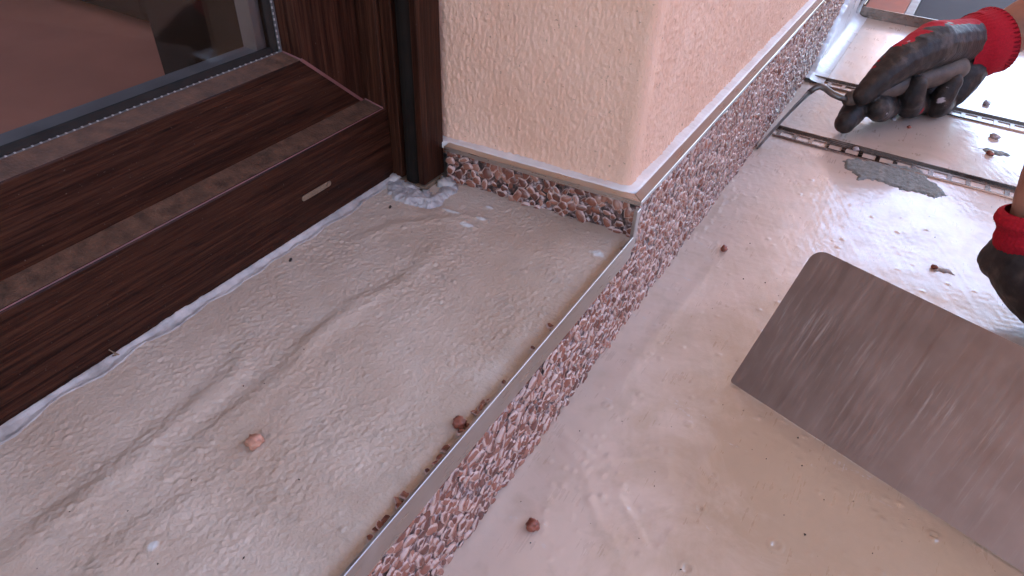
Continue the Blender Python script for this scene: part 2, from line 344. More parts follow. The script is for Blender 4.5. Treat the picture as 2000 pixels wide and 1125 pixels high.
# balcony floor: one sheet, fine where the picture sees it
def axis(segs):
    out = []
    for a, b, n in segs: out += list(np.linspace(a, b, n, endpoint=False))
    return np.array(out + [segs[-1][1]])
fx = axis([(-0.125, 0.34, 390), (0.34, 1.6, 24)]); fy = axis([(-2.6, 0.03, 24), (0.03, 0.95, 720), (0.95, 1.5, 90), (1.5, 6.0, 20)])
X, Y = np.meshgrid(fx, fy, indexing='ij')
peel = fbm(X / 0.0042, Y / 0.0042, 3, 2) * 0.00006 * (0.55 + 0.9 * sstep(-0.25, 0.35, noise2(X / 0.05, Y / 0.05, 9)))
Z = peel + fbm(X / 0.05, Y / 0.05, 5, 3) * 0.00035 + fbm(X / 0.3, Y / 0.3, 8, 2) * 0.0009
drag = noise2((X * 0.9 + Y * 0.45) / 0.0028, (Y * 0.9 - X * 0.45) / 0.045, 12) * 0.00005; Z += drag
Z += 0.00075 * np.clip(fbm(X / 0.005, Y / 0.007, 15, 3), 0, 1) * np.exp(-np.clip(X - XP, 0, None) / 0.022) * sstep(0.33, 0.5, Y)                       # coating drawn up against the riser
def ridge(px, amp, wid, step=0.0, seed=1):
    global Z
    pts = [onz(u, v, 0) for u, v in px]; d, s, p = dist_poly(X, Y, pts); d = d + fbm(X / 0.006, Y / 0.006, seed, 2) * wid * 0.5
    fade = sstep(0, 0.12, p) * (1 - sstep(0.88, 1, p)) if True else 1
    amp *= 0.55; step *= 0.6; wid *= 1.2
    Z += (amp * np.exp(-(d / wid) ** 2) + step * sstep(-1, 1, -s * d / wid) * np.exp(-(d / (6 * wid)) ** 2)) * fade
ridge([(1212, 935), (1213, 970), (1222, 990), (1235, 1010), (1248, 1035), (1268, 1080)], 0.0010, 0.0022, -0.0008, 2)
ridge([(1085, 850), (1110, 880), (1130, 905), (1145, 935), (1155, 990), (1170, 1030), (1195, 1070), (1240, 1075)], 0.0007, 0.0025, 0.0004, 3)
ridge([(1090, 835), (1120, 865), (1140, 880), (1165, 895)], 0.0009, 0.0020, 0.0, 4)
ridge([(1150, 905), (1200, 895), (1260, 890), (1300, 905), (1312, 940)], 0.0006, 0.0025, 0.0, 5)
ridge([(1395, 850), (1370, 930), (1330, 1015), (1280, 1100)], 0.0004, 0.0030, 0.0, 6)
ridge([(1060, 840), (1020, 905), (960, 1000), (900, 1090)], 0.0005, 0.0030, -0.0003, 7)
ridge([(1410, 500), (1360, 560), (1290, 640), (1180, 790)], 0.0006, 0.0040, 0.0, 8)
for u, v, r in [(1366, 993, 0.0022), (1515, 1065, 0.0030), (1341, 1110, 0.0030), (1394, 929, 0.0018), (1400, 965, 0.0016), (1185, 792, 0.0018), (1823, 1046, 0.002), (1345, 828, 0.0014)]:
    p = onz(u, v, 0); d = np.hypot(X - p[0], Y - p[1]); Z += 0.0007 * np.exp(-((d - r) / 0.0007) ** 2) - 0.0005 * np.exp(-(d / (r * 0.7)) ** 2)
for k in range(260):                                                                  # blisters in the coat
    u, v = (RNG.uniform(1060, 1330), RNG.uniform(850, 1080)) if k < 60 else (RNG.uniform(1050, 1980), RNG.uniform(320, 1120))
    p = onz(u, v, 0); r = RNG.uniform(0.0006, 0.0014); i0, i1 = np.searchsorted(fx, [p[0] - 4 * r, p[0] + 4 * r]); j0, j1 = np.searchsorted(fy, [p[1] - 4 * r, p[1] + 4 * r])
    d2 = (X[i0:i1, j0:j1] - p[0]) ** 2 + (Y[i0:i1, j0:j1] - p[1]) ** 2; Z[i0:i1, j0:j1] += 0.45 * r * np.exp(-d2 / r ** 2)
tag(new_obj("balcony_floor", grid_mesh("balcony_floor", np.stack([X, Y, Z], -1)), FLOOR), kind="structure")

# doorstep
sx = axis([(XD - 0.004, XP - 0.0035, 300)]); sy = axis([(-0.35, 0.02, 60), (0.02, 0.36, 640)])
X, Y = np.meshgrid(sx, sy, indexing='ij')
gran = 0.5 + 0.5 * sstep(-0.25, 0.25, noise2(X / 0.035, Y / 0.05, 21))
Z = ZS + fbm(X / 0.04, Y / 0.07, 22, 3) * 0.0011 + fbm(X / 0.0027, Y / 0.0027, 23, 2) * 0.00034 * gran
for k in range(22000):
    px_, py_ = RNG.uniform(sx[0], sx[-1]), RNG.uniform(0.03, 0.34); i_, j_ = int(np.searchsorted(sx, px_)), int(np.searchsorted(sy, py_)); r_d = RNG.uniform(0.0004, 0.0008) if RNG.random() < 0.95 else RNG.uniform(0.0008, 0.0013)
    if gran[min(i_, len(sx) - 1), min(j_, len(sy) - 1)] < RNG.uniform(0.3, 1.05): continue
    w_ = int(r_d * 2.6 / 0.00053) + 1; a_, b_, c_, d_ = max(i_ - w_, 0), i_ + w_, max(j_ - w_, 0), j_ + w_
    dd = (X[a_:b_, c_:d_] - px_) ** 2 + (Y[a_:b_, c_:d_] - py_) ** 2; Z[a_:b_, c_:d_] += RNG.choice([0.40, 0.28, -0.22]) * r_d * np.exp(-dd / r_d ** 2)
def fold(px, valley, wv, bump, off, wb, seed):
    global Z
    pts = [onz(u, v, ZS) for u, v in px]; d, s, p = dist_poly(X, Y, pts); sd_ = s * d + fbm(X / 0.015, Y / 0.02, seed, 2) * 0.003
    fade = sstep(0, 0.25, p) * (1 - sstep(0.70, 1, p)) * 0.85; wv = wv * 1.8; wb = wb * 1.9; sd_ = sd_ + fbm(X / 0.004, Y / 0.004, seed + 40, 2) * 0.0016
    Z += fade * (-valley * np.exp(-(sd_ / wv) ** 2) + bump * np.exp(-((sd_ - off) / wb) ** 2))
fold([(-140, 1150), (30, 1045), (170, 925), (290, 835), (385, 760), (432, 715), (450, 670), (480, 640)], 0.0014, 0.0035, 0.0022, 0.008, 0.0045, 1)
fold([(230, 1000), (330, 880), (480, 760), (560, 690), (600, 650), (680, 590), (760, 545), (850, 470), (930, 440)], 0.0013, 0.0035, 0.0018, 0.006, 0.004, 2)
fold([(560, 1200), (700, 1080), (790, 970), (890, 860), (960, 760), (1040, 650), (1090, 580)], 0.0011, 0.003, 0.0010, -0.005, 0.004, 3)
fold([(100, 1180), (200, 1060), (330, 960), (420, 900)], 0.0008, 0.004, 0.0010, 0.007, 0.004, 4)
fold([(640, 480), (760, 430), (860, 420), (960, 400)], 0.0008, 0.003, 0.0010, 0.005, 0.003, 5)
fold([(580, 720), (690, 620), (780, 560)], 0.0008, 0.003, 0.0010, -0.006, 0.004, 6)
c0 = onz(840, 385, ZS)                                                               # hollow where the coat stops at the shutter guide
hol = np.exp(-(((X - c0[0]) / 0.012) ** 2 + ((Y - c0[1] + 0.004) / 0.009) ** 2)); Z -= 0.0035 * hol
Z += 0.0018 * np.exp(-np.clip(sx[-1] - X, 0, None) / 0.004) * 0 - 0.0012 * sstep(0.012, 0.0, XP - X)
Z += 0.0012 * np.exp(-(X - XD) / 0.008)
pale = np.zeros_like(X)
for u, v, ru, rv in [(912, 440, 0.006, 0.0022), (1168, 497, 0.005, 0.0035), (940, 428, 0.004, 0.002), (880, 412, 0.008, 0.0016), (300, 1068, 0.0022, 0.0022), (955, 405, 0.003, 0.0015)]:
    p = onz(u, v, ZS); q = np.exp(-((X - p[0]) / ru) ** 2 - ((Y - p[1]) / rv) ** 2); pale = np.maximum(pale, sstep(0.35, 0.7, q + 0.35 * fbm(X / 0.003, Y / 0.003, 31, 2))); Z += 0.0009 * q
me = grid_mesh("doorstep", np.stack([X, Y, Z], -1)); at = me.attributes.new("pale", 'FLOAT', 'POINT'); at.data.foreach_set("value", pale.reshape(-1).astype(np.float32))
ZSTEP = (sx, sy, Z)
def step_z(x, y):
    i = min(max(np.searchsorted(sx, x), 0), len(sx) - 1); j = min(max(np.searchsorted(sy, y), 0), len(sy) - 1); return float(Z_STEP[i, j])
Z_STEP = Z.copy()
tag(new_obj("doorstep", me, STEP), kind="structure")
o = MB(); o.box((-0.335, -0.94, 0.0), (XP - 0.014, 0.35, ZS - 0.009)); tag(o.build("doorstep_base", CONC), kind="structure")

# ---------------------------------------------------------------- plastered wall corner
wall = empty("plastered_wall", (-0.18, 0.40, 0.0)); tag(wall, "peach rough plaster wall corner above the stone skirting, beside the brown door", "wall")
off = 0.0135
PC = np.array([XP - 0.0128, YF + 0.0112])                       # outer corner of the plaster
pl0 = PC + (-ER) * 0.175                                          # runs into the reveal behind the shutter guide
rc = 0.0042
path, nor, amp = [], [], []
L1 = 0.175
for s in np.linspace(0, L1 - rc, 330): path.append(pl0 + ER * s); nor.append(NR); amp.append(float(sstep(L1 - rc, L1 - rc - 0.008, s)))
cen = pl0 + ER * (L1 - rc) - NR * rc; a0 = math.atan2(NR[1], NR[0])
for k in range(1, 9):
    a = a0 + (0 - a0) * k / 9; path.append(cen + rc * np.array([math.cos(a), math.sin(a)])); nor.append(np.array([math.cos(a), math.sin(a)])); amp.append(0.0)
y00 = cen[1]; fxx = cen[0] + rc
for d in list(np.linspace(0.0, 0.6, 520)) + list(np.linspace(0.62, 4.0, 24)):
    path.append(np.array([fxx, y00 + d])); nor.append(np.array([1.0, 0])); amp.append(float(sstep(0.004, 0.012, d)) * 1.35)
path, nor, amp = np.array(path), np.array(nor), np.array(amp)
zz = axis([(ZT - 0.012, 0.32, 260), (0.32, 2.35, 30)])
S = np.concatenate([[0], np.cumsum(np.linalg.norm(np.diff(path, axis=0), axis=1))])
SG, ZG = np.meshgrid(S, zz, indexing='ij')
hgt = fbm(SG / 0.0024, ZG / 0.0058, 41, 3) * 0.00075 + np.clip(noise2(SG / 0.0019, ZG / 0.0030, 44), 0, 1) * 0.0006 - np.clip(noise2(SG / 0.0021, ZG / 0.0034, 48) - 0.2, 0, 1) * 0.0008 + fbm(SG / 0.03, ZG / 0.03, 46, 2) * 0.0006
hgt = hgt * amp[:, None] + (1 - np.clip(amp[:, None], 0, 1)) * 0.0009
Pg = np.stack([path[:, None, 0] + nor[:, None, 0] * hgt, path[:, None, 1] + nor[:, None, 1] * hgt, ZG], -1)
sub(new_obj("plaster", grid_mesh("plaster", Pg), PLASTER), wall)
o = MB(); o.box((-0.50, 0.346, 0.0), (XP - 0.02, 4.3, 2.35)); sub(o.build("masonry", CONC), wall)
# sealant strip between trim and plaster, wiped up unevenly
n1 = int(np.searchsorted(S, 0.035)); sel = np.arange(n1, len(S)); rows = []
for i in sel:
    pth, nn = path[i], nor[i]; j = noise2(np.array([S[i] / 0.004]), np.array([3.3]), 51)[0] * 0.0004 + noise2(np.array([S[i] / 0.03]), np.array([1.3]), 52)[0] * 0.0007
    outw = 0.0075 if amp[i] > 0 or True else 0
    top = ZT + 0.0010 + j
    rows.append([[*(pth + nn * outw), ZT - 0.0040], [*(pth + nn * outw), ZT - 0.0002], [*(pth + nn * 0.0045), ZT + 0.0003 + j * 0.3], [*(pth + nn * 0.0020), ZT + 0.0007 + j * 0.6], [*(pth + nn * 0.0012), top - 0.0002], [*(pth - nn * 0.0010), top]])
sub(new_obj("sealant", grid_mesh("sealant", np.array(rows)), SEALANT), wall)

# ---------------------------------------------------------------- metal trims
def strip(poly_a, poly_b, faces=True):
    m = MB(); n = len(poly_a); m.add(list(poly_a) + list(poly_b), [tuple(range(n))[::-1], tuple(range(n, 2 * n))] + [(i, (i + 1) % n, n + (i + 1) % n, n + i) for i in range(n)]); return m
TW, TH = 0.0068, 0.0032
a_out, a_in = RA + NR * 0.0, RA - NR * TW; inner = np.array([XP - TW, RB[1] + TW * (1 - ER[1]) / ER[0] * 1.0])
m = strip([(*a_out, ZT), (*a_in, ZT), (*a_in, ZT - TH), (*a_out, ZT - TH)], [(*RB, ZT), (*inner, ZT), (*inner, ZT - TH), (*RB, ZT - TH)])
tag(m.build("trim_profile", ALU_X, bevel=0.0003, seg=1), "brown reflecting metal trim capping the short skirting between door and wall corner", "metal trim")
e = 0.0002
m = strip([(XP, RB[1] + e, ZT), (inner[0], inner[1] + e, ZT), (inner[0], inner[1] + e, ZT - TH), (XP, RB[1] + e, ZT - TH)], [(XP, 2.4, ZT), (XP - TW, 2.4, ZT), (XP - TW, 2.4, ZT - TH), (XP, 2.4, ZT - TH)])
tp = m.build("trim_profile", ALU_Y, bevel=0.0003, seg=1); tag(tp, "long grey metal trim capping the skirting along the outer wall", "metal trim")
m = MB(); m.box((XP - 0.0015, 0.3265, ZL - 0.010), (XP + 0.0008, 0.3318, ZT - TH - 0.0004))
tag(m.build("corner_trim", ALU_Y, bevel=0.0003, seg=1), "short upright metal trim on the stone corner under the mitred cap", "metal trim")
m = MB(); m.box((XP - 0.0004, -0.35, ZL - 0.0155), (XP + 0.0012, 0.3262, ZL)); m.box((XP - 0.020, -0.35, ZL - 0.0165), (XP - 0.0006, 0.3262, ZL - 0.0156))
tag(m.build("step_edge_profile", ALU_Y, bevel=0.0003, seg=1), "long metal edge profile along the front of the doorstep", "edge profile")

# ---------------------------------------------------------------- stones set in resin
def stone_mesh(i, rng, big=1.0):
    n = 8; V = []; film = []
    el = rng.uniform(1.0, 1.7); jit = rng.uniform(0.72, 1.22, n); tilt = rng.uniform(-0.42, 0.42, 2)
    rings = [(1.0, -0.20, 1.0), (0.97, 0.12, 0.82), (0.80, 0.42, 0.50 + rng.uniform(-0.15, 0.2)), (0.48, 0.60, 0.14)]
    for sc, hh, fl in rings:
        for k in range(n):
            a = 2 * math.pi * k / n + rng.uniform(-0.12, 0.12); r = sc * jit[k]
            x, y = r * math.cos(a) * el ** 0.5, r * math.sin(a) / el ** 0.5
            V.append((x, y, hh + (tilt[0] * x + tilt[1] * y) * (hh > 0) + rng.uniform(-0.04, 0.04))); film.append(fl + rng.uniform(-0.2, 0.2))
    V.append((0, 0, 0.64)); film.append(0.05)
    Fc = []
    for r in range(3):
        for k in range(n):
            k2 = (k + 1) % n; Fc.append((r * n + k, r * n + k2, (r + 1) * n + k2, (r + 1) * n + k))
    Fc += [(3 * n + k, 3 * n + (k + 1) % n, 4 * n) for k in range(n)]
    return np.array(V), Fc, np.array(film)
SRNG = np.random.default_rng(11)
PROT = [stone_mesh(i, SRNG) for i in range(28)]; PTONE = SRNG.uniform(0.0, 0.85, 28); PTONE[:3] = (0.97, 0.92, 0.02)
PME = []
for (V, Fc, fl), tn in zip(PROT, PTONE):
    me = pymesh("stone", V, Fc); me.materials.append(STONE); me.polygons.foreach_set("use_smooth", [True] * len(me.polygons))
    me.attributes.new("film", 'FLOAT', 'POINT').data.foreach_set("value", fl.astype(np.float32)); me.attributes.new("tone", 'FLOAT', 'POINT').data.foreach_set("value", np.full(len(V), tn, np.float32)); PME.append(me)
def poisson(w_, h_, d, rng, tries=40):
    cell = d / 1.4142; gw, gh = int(w_ / cell) + 2, int(h_ / cell) + 2; grid = {}; pts = []
    for _ in range(int(w_ * h_ / d / d * tries)):
        p = (rng.uniform(0, w_), rng.uniform(0, h_)); c = (int(p[0] / cell), int(p[1] / cell)); ok = True
        for i in range(c[0] - 2, c[0] + 3):
            for j in range(c[1] - 2, c[1] + 3):
                q = grid.get((i, j))
                if q and (q[0] - p[0]) ** 2 + (q[1] - p[1]) ** 2 < d * d: ok = False; break
            if not ok: break
        if ok: grid[c] = p; pts.append(p)
    return pts
def stone_matrix(p, eu, ev, en, r, rng, flat):
    a = rng.uniform(0, 2 * math.pi); ca, sa = math.cos(a), math.sin(a)
    U = (eu * ca + ev * sa) * r; Vv = (-eu * sa + ev * ca) * r; N = en * r * flat
    return Matrix(((U[0], Vv[0], N[0], p[0]), (U[1], Vv[1], N[1], p[1]), (U[2], Vv[2], N[2], p[2]), (0, 0, 0, 1)))
def project(p):
    q = np.asarray(p) - CC; d = q @ CF
    return PX + FPX * (q @ CR) / d, PY + FPX * (q @ CD) / d, d
def lay_stones(parent, placed, limit=300):
    """placed: (matrix, world point); the ones that show largest become parts, the rest one joined part"""
    sc_ = []
    for i, (mt, p) in enumerate(placed):
        u, v, d = project(p); vis = -20 < u < 2020 and -20 < v < 1145 and d > 0
        sc_.append((0 if vis else 1, d, i))
    sc_.sort(); inv = Matrix.Translation(parent.location).inverted()
    for _, _, i in sc_[:limit]:
        mt, p = placed[i]; ob = bpy.data.objects.new("stone", PME[i % 28]); COL.objects.link(ob); ob.parent = parent; ob.matrix_local = inv @ mt
    rest = sc_[limit:]
    if rest:
        Vs, Fs, fl, tn, b = [], [], [], [], 0
        for _, _, i in rest:
            mt, p = placed[i]; V, Fc, f_ = PROT[i % 28]; M = np.array(mt); Vw = V @ M[:3, :3].T + M[:3, 3]
            Vs.append(Vw); Fs += [tuple(k + b for k in f) for f in Fc]; fl.append(f_); tn.append(np.full(len(V), PTONE[i % 28])); b += len(V)
        me = pymesh("far_stones", np.concatenate(Vs), Fs); me.materials.append(STONE); me.polygons.foreach_set("use_smooth", [True] * len(me.polygons))
        me.attributes.new("film", 'FLOAT', 'POINT').data.foreach_set("value", np.concatenate(fl).astype(np.float32)); me.attributes.new("tone", 'FLOAT', 'POINT').data.foreach_set("value", np.concatenate(tn).astype(np.float32))
        tag(sub(new_obj("far_stones", me), parent), kind="stuff")
# return skirting (stones large and glossy)
sk = empty("stone_skirting", (-0.17, 0.33, ZS)); tag(sk, "short skirting of red-brown pebbles in milky resin at the back of the doorstep", "skirting")
m = MB(); b0, b1 = RA - NR * 0.0045, RB - NR * 0.0045; c0_, c1_ = RA - NR * 0.012, RB - NR * 0.012
b1 = b1 - ER * 0.0015; c1_ = c1_ - ER * 0.0015
m.prism([b0, b1, c1_, c0_], ZS - 0.008, ZT - TH - 0.0004, lambda p, h: (p[0], p[1], h)); sub(m.build("backing", m_matrix(0.05)), sk)
rr = np.random.default_rng(5); placed = []; Lr = float(np.linalg.norm(RB - RA))
for a, bz in poisson(Lr - 0.004, 0.0265, 0.0046, rr):
    s_ = 0.002 + a; z_ = ZS - 0.003 + bz; p2 = RA + ER * s_ - NR * rr.uniform(0.0026, 0.0058)
    r = rr.uniform(0.0021, 0.0043)
    if z_ + r * 0.8 > ZT - TH: z_ = ZT - TH - r * 0.8
    p3 = np.array([p2[0], p2[1], z_]); placed.append((stone_matrix(p3, np.array([*ER, 0]), np.array([0, 0, 1.0]), np.array([*NR, 0]), r, rr, 0.6), p3))
lay_stones(sk, placed)
# riser below the doorstep and skirting along the wall: one continuous face
rs = empty("stone_riser", (XP, 0.3, 0.0)); tag(rs, "long riser of red-brown pebbles in milky resin below the doorstep and outer wall", "riser")
m = MB(); m.box((XP - 0.012, -0.35, 0.0), (XP - 0.0036, 0.3378, ZL - 0.0168)); m.box((XP - 0.012, 0.3380, 0.0), (XP - 0.0036, 2.4, ZT - TH - 0.0004))
sub(m.build("backing", MATRIX), rs)
rr = np.random.default_rng(6); placed = []
# far on, the unfinished face is still covered by the white membrane
def bare(y, z): return z < 0.120 * (y - 0.905) / 0.30 if y > 0.905 else False
for a, bz in poisson(1.36, 0.110, 0.0041, rr, 16):
    y_, z_ = a - 0.04, bz; r = rr.uniform(0.0019, 0.0042); top = (ZL - 0.0155) if y_ < 0.3365 else ZT - TH
    if z_ + r * 0.55 > top or bare(y_, z_ - r): continue
    p3 = np.array([XP - rr.uniform(0.0024, 0.0044), y_, z_]); placed.append((stone_matrix(p3, np.array([0, 1.0, 0]), np.array([0, 0, 1.0]), np.array([1.0, 0, 0]), r, rr, rr.uniform(0.45, 0.8)), p3))
for k in range(30):                                             # grains showing behind the metal edge
    y_ = rr.choice([rr.uniform(0.13, 0.175), rr.uniform(0.16, 0.262), rr.uniform(0.09, 0.12)]); p3 = np.array([XP - 0.0030 - abs(rr.normal(0, 0.0010)), y_, ZS + rr.uniform(-0.001, 0.0014)])
    placed.append((stone_matrix(p3, np.array([0, 1.0, 0]), np.array([1.0, 0, 0]), np.array([0, 0, 1.0]), rr.uniform(0.0012, 0.0024), rr, 0.9), p3))
lay_stones(rs, placed)

# white membrane upstand at the far end
yy = axis([(0.895, 1.215, 90)]); tt = np.linspace(0, 1, 24); rows = []
for y_ in yy:
    topz = min(0.1075, max(0.0065, 0.120 * (y_ - 0.903) / 0.30)) + 0.0022 * noise2(np.array([y_ / 0.008]), np.array([0.5]), 61)[0]
    row = []
    for t_ in tt:
        if t_ < 0.35: row.append([XP + 0.020 - 0.0175 * (t_ / 0.35), y_, 0.0016 + 0.008 * (t_ / 0.35) ** 3 * min(1, topz / 0.02)])
        else: row.append([XP + 0.0025 - 0.0005 * math.sin(6 * t_), y_, 0.0016 + 0.008 * min(1, topz / 0.02) + (max(topz, 0.01) - 0.0096) * (t_ - 0.35) / 0.65])
    rows.append(row)
Pm = np.array(rows); Pm[..., 0] += 0.0012 * fbm(Pm[..., 1] / 0.012, Pm[..., 2] / 0.012 + Pm[..., 0] / 0.012, 63, 2); Pm[:, -1, 0] = XP - 0.004
tag(new_obj("membrane_upstand", grid_mesh("membrane_upstand", Pm, True), MEMBRANE), "bare white membrane upstand at the far foot of the wall", "membrane")

# ---------------------------------------------------------------- door
door = empty("balcony_door", (XD, -0.2, ZS)); tag(door, "dark brown wood-grain balcony door with glass pane beside the doorstep", "door")
XS, XG = XD - 0.014, XD - 0.026
yr, zr = on(0, XD, 762, 218)[1:]; zr = 0.137; yr = 0.3025
zp = float(on(0, XS, 402, 193)[2]); ypx = float(on(0, XS, 588, 112)[1])
Y0, Z1 = -0.93, 2.05
def L_strip(name, pro, mats, parent):
    """pro: list of (x, y on the upright, z on the rail); a rail along y and an upright along z meeting in a mitre"""
    for part, mat, side in ((name[0], mats[0], 0), (name[1], mats[1], 1)):
        V, Fc = [], []; n = len(pro)
        for x, y, z in pro: V.append((x, Y0, z) if side == 0 else (x, y, Z1))
        for x, y, z in pro: V.append((x, y, z))
        Fc = [(i, i + 1, n + i + 1, n + i) for i in range(n - 1)]
        me = pymesh(part, V, Fc); sub(new_obj(part, me, mat), parent)
fr_pro = [(XD - 0.05, 0.345, ZS - 0.02), (XD, 0.345, ZS - 0.02), (XD, yr + 0.0012, zr - 0.0012), (XD - 0.0006, yr + 0.0003, zr - 0.0003), (XD - 0.0014, yr, zr)]
L_strip(("frame_rail", "frame_jamb"), fr_pro, (WOOD_Y, WOOD_Z), door)
ld_pro = [(XD - 0.0014, yr, zr), (XS - 0.0005, yr - 0.0010, zr + 0.0030), (XS - 0.0005, yr - 0.0016, zr + 0.0005)]
L_strip(("frame_ledge", "jamb_rebate"), ld_pro, (LEDGE, WOOD_Z), door)
ypin = ypx
sa_pro = [(XS - 0.004, yr - 0.0005, zr - 0.004), (XS, yr - 0.0018, zr + 0.0012), (XS, ypin + 0.0008, zp - 0.0008), (XS - 0.0003, ypin, zp)]
L_strip(("sash_rail", "sash_stile"), sa_pro, (WOOD_Y, WOOD_Z), door)
zb = zp + 0.0030; yb = ypin - 0.0026
L_strip(("glazing_bead", "glazing_bead"), [(XS - 0.0003, ypin, zp), (XG + 0.0006, yb, zb)], (LEDGE, WOOD_Z), door)
# saw-toothed glazing tape between bead and gasket
mt = MB(); mt.box((XG - 0.001, Y0, zb - 0.001), (XG + 0.0008, yb - 0.0016, zb + 0.0004)); mt.box((XG - 0.001, yb - 0.0016, zb - 0.001), (XG + 0.0008, yb + 0.0006, Z1))
mteeth = MB(); yk = yb - 0.004
while yk > -0.1: mteeth.box((XG + 0.0003, yk, zb + 0.0002), (XG + 0.0010, yk + 0.0008, zb + 0.0007)); yk -= 0.0036
zk = zb + 0.002
while zk < 0.42:
    mteeth.box((XG + 0.0005, yb - 0.0019, zk), (XG + 0.0011, yb - 0.0012, zk + 0.0011)); mteeth.box((XG + 0.0005, yb + 0.0002, zk), (XG + 0.0011, yb + 0.0008, zk + 0.0011)); zk += 0.0030
sub(mt.build("glazing_tape", TAPE), door); sub(mteeth.build("tape_teeth", m_plain("tape_teeth", (0.42, 0.37, 0.34), 0.5)), door)
mg = MB(); gk = 0.0034; yq = yb - 0.0018
mg.prism([(XG - 0.001, zb + 0.0002), (XG + 0.0004, zb + 0.0004), (XG - 0.0002, zb + gk * 0.55), (XG - 0.0016, zb + gk), (XG - 0.0032, zb + gk)], Y0, yq - gk, lambda p, h: (p[0], h, p[1]))
mg.prism([(XG - 0.001, yq), (XG + 0.0004, yq - 0.0002), (XG - 0.0002, yq - gk * 0.55), (XG - 0.0016, yq - gk), (XG - 0.0032, yq - gk)], zb + 0.0002, Z1, lambda p, h: (p[0], p[1], h))
sub(mg.build("gasket", BLACK, bevel=0.0003, seg=1), door)
m = MB(); m.box((XG - 0.0052, Y0, zb - 0.006), (XG - 0.0022, yb + 0.004, Z1)); sub(m.build("pane", GLASS), door)
m = MB(); m.box((XG - 0.016, yq - gk - 0.006, zb - 0.004), (XG - 0.0056, yq - gk + 0.0005, Z1)); m.box((XG - 0.016, Y0, zb - 0.006), (XG - 0.0056, yq - gk - 0.0062, zb + 0.0022)); sub(m.build("spacer_bar", m_plain("spacer_grey", (0.20, 0.165, 0.16), 0.45, metal=0.3)), door)
# weld seams on the mitres
def quadstrip(name, a, b, wid, nrm, mat):
    a, b = np.array(a), np.array(b); t_ = (b - a) / np.linalg.norm(b - a); s_ = np.cross(t_, nrm); s_ /= np.linalg.norm(s_)
    nrm = np.array(nrm); ms = MB(); V = [a - s_ * wid, a + s_ * wid, b + s_ * wid, b - s_ * wid]
    ms.add([v - nrm * 0.0004 for v in V] + [v + nrm * 0.0003 for v in V], [(0, 1, 2, 3), (4, 5, 6, 7), (0, 1, 5, 4), (1, 2, 6, 5), (2, 3, 7, 6), (3, 0, 4, 7)])
    sub(ms.build(name, mat), door)
quadstrip("weld_seam", (XS, ypin, zp), (XS, yr - 0.0018, zr + 0.0012), 0.00085, (1.0, 0, 0), SEAM)
quadstrip("weld_seam", (XS, yr - 0.001, zr + 0.003), (XD - 0.001, yr, zr), 0.0008, (0, -0.7, 0.7), SEAM)
quadstrip("weld_seam", (XG + 0.001, yb, zb), (XS, ypin, zp), 0.0009, (0.1, -0.7, 0.7), SEAM)
quadstrip("painted_highlight", (XD - 0.0006, -0.3, zr - 0.0002), (XD - 0.0006, yr, zr - 0.0002), 0.00025, (0.7, 0, 0.7), SEAM)  # highlight line along the ledge edge, painted on as a seam-coloured strip
# drain slot with its plug
pa, pb = on(0, XD, 590, 389), on(0, XD, 646, 357); zc = (pa[2] + pb[2]) / 2
m = MB(); arc = [(pb[1] - 0.0015 + 0.0017 * math.cos(a), zc + 0.0017 * math.sin(a)) for a in np.linspace(-1.57, 1.57, 7)] + [(pa[1] + 0.0015 - 0.0017 * math.cos(a), zc - 0.0017 * math.sin(a)) for a in np.linspace(-1.57, 1.57, 7)]
m.prism(arc, XD - 0.003, XD + 0.0004, lambda p, h: (h, p[0], p[1])); sl = sub(m.build("drain_slot", TAN, bevel=0.0002, seg=1), door)
m = MB(); m.box((XD + 0.0002, pa[1] + 0.003, zc - 0.0013), (XD + 0.0008, pb[1] - 0.006, zc - 0.0008)); m.tube([(XD + 0.0003, pb[1] - 0.003, zc), (XD + 0.0010, pb[1] - 0.003, zc)], 0.0010, 8)
ob = m.build("slot_plug", TAN); sub(ob, door)
# roller shutter guide rail
gx, gy0, gy1 = XD + 0.0265, 0.3055, 0.3275
g = empty("shutter_guide_rail", (XD + 0.01, 0.315, ZS)); tag(g, "dark brown upright shutter guide rail with black groove at the door's edge", "guide rail")
m = MB()
zg0 = ZS + 0.004
m.box((XD + 0.0004, gy0, zg0), (XD + 0.0085, gy1, Z1)); m.box((XD + 0.0085, gy0 + 0.010, zg0), (gx - 0.0045, gy1, Z1)); m.box((gx - 0.0045, gy0, zg0), (gx, gy1, Z1)); sub(m.build("rail", WOOD_Z, bevel=0.0004, seg=2), g)
m = MB(); m.tube([(XD + 0.0155, gy0 + 0.0058, zg0 - 0.001), (XD + 0.0155, gy0 + 0.0058, Z1 - 0.001)], (0.0064), 14); sub(m.build("rubber_seal", BLACK, smooth=True), g)
m = MB(); m.box((XD + 0.0006, gy0 - 0.0006, ZS - 0.003), (gx + 0.0006, gy1 - 0.001, zg0 - 0.0012)); sub(m.build("foam_foot", TAN, bevel=0.0008), g)

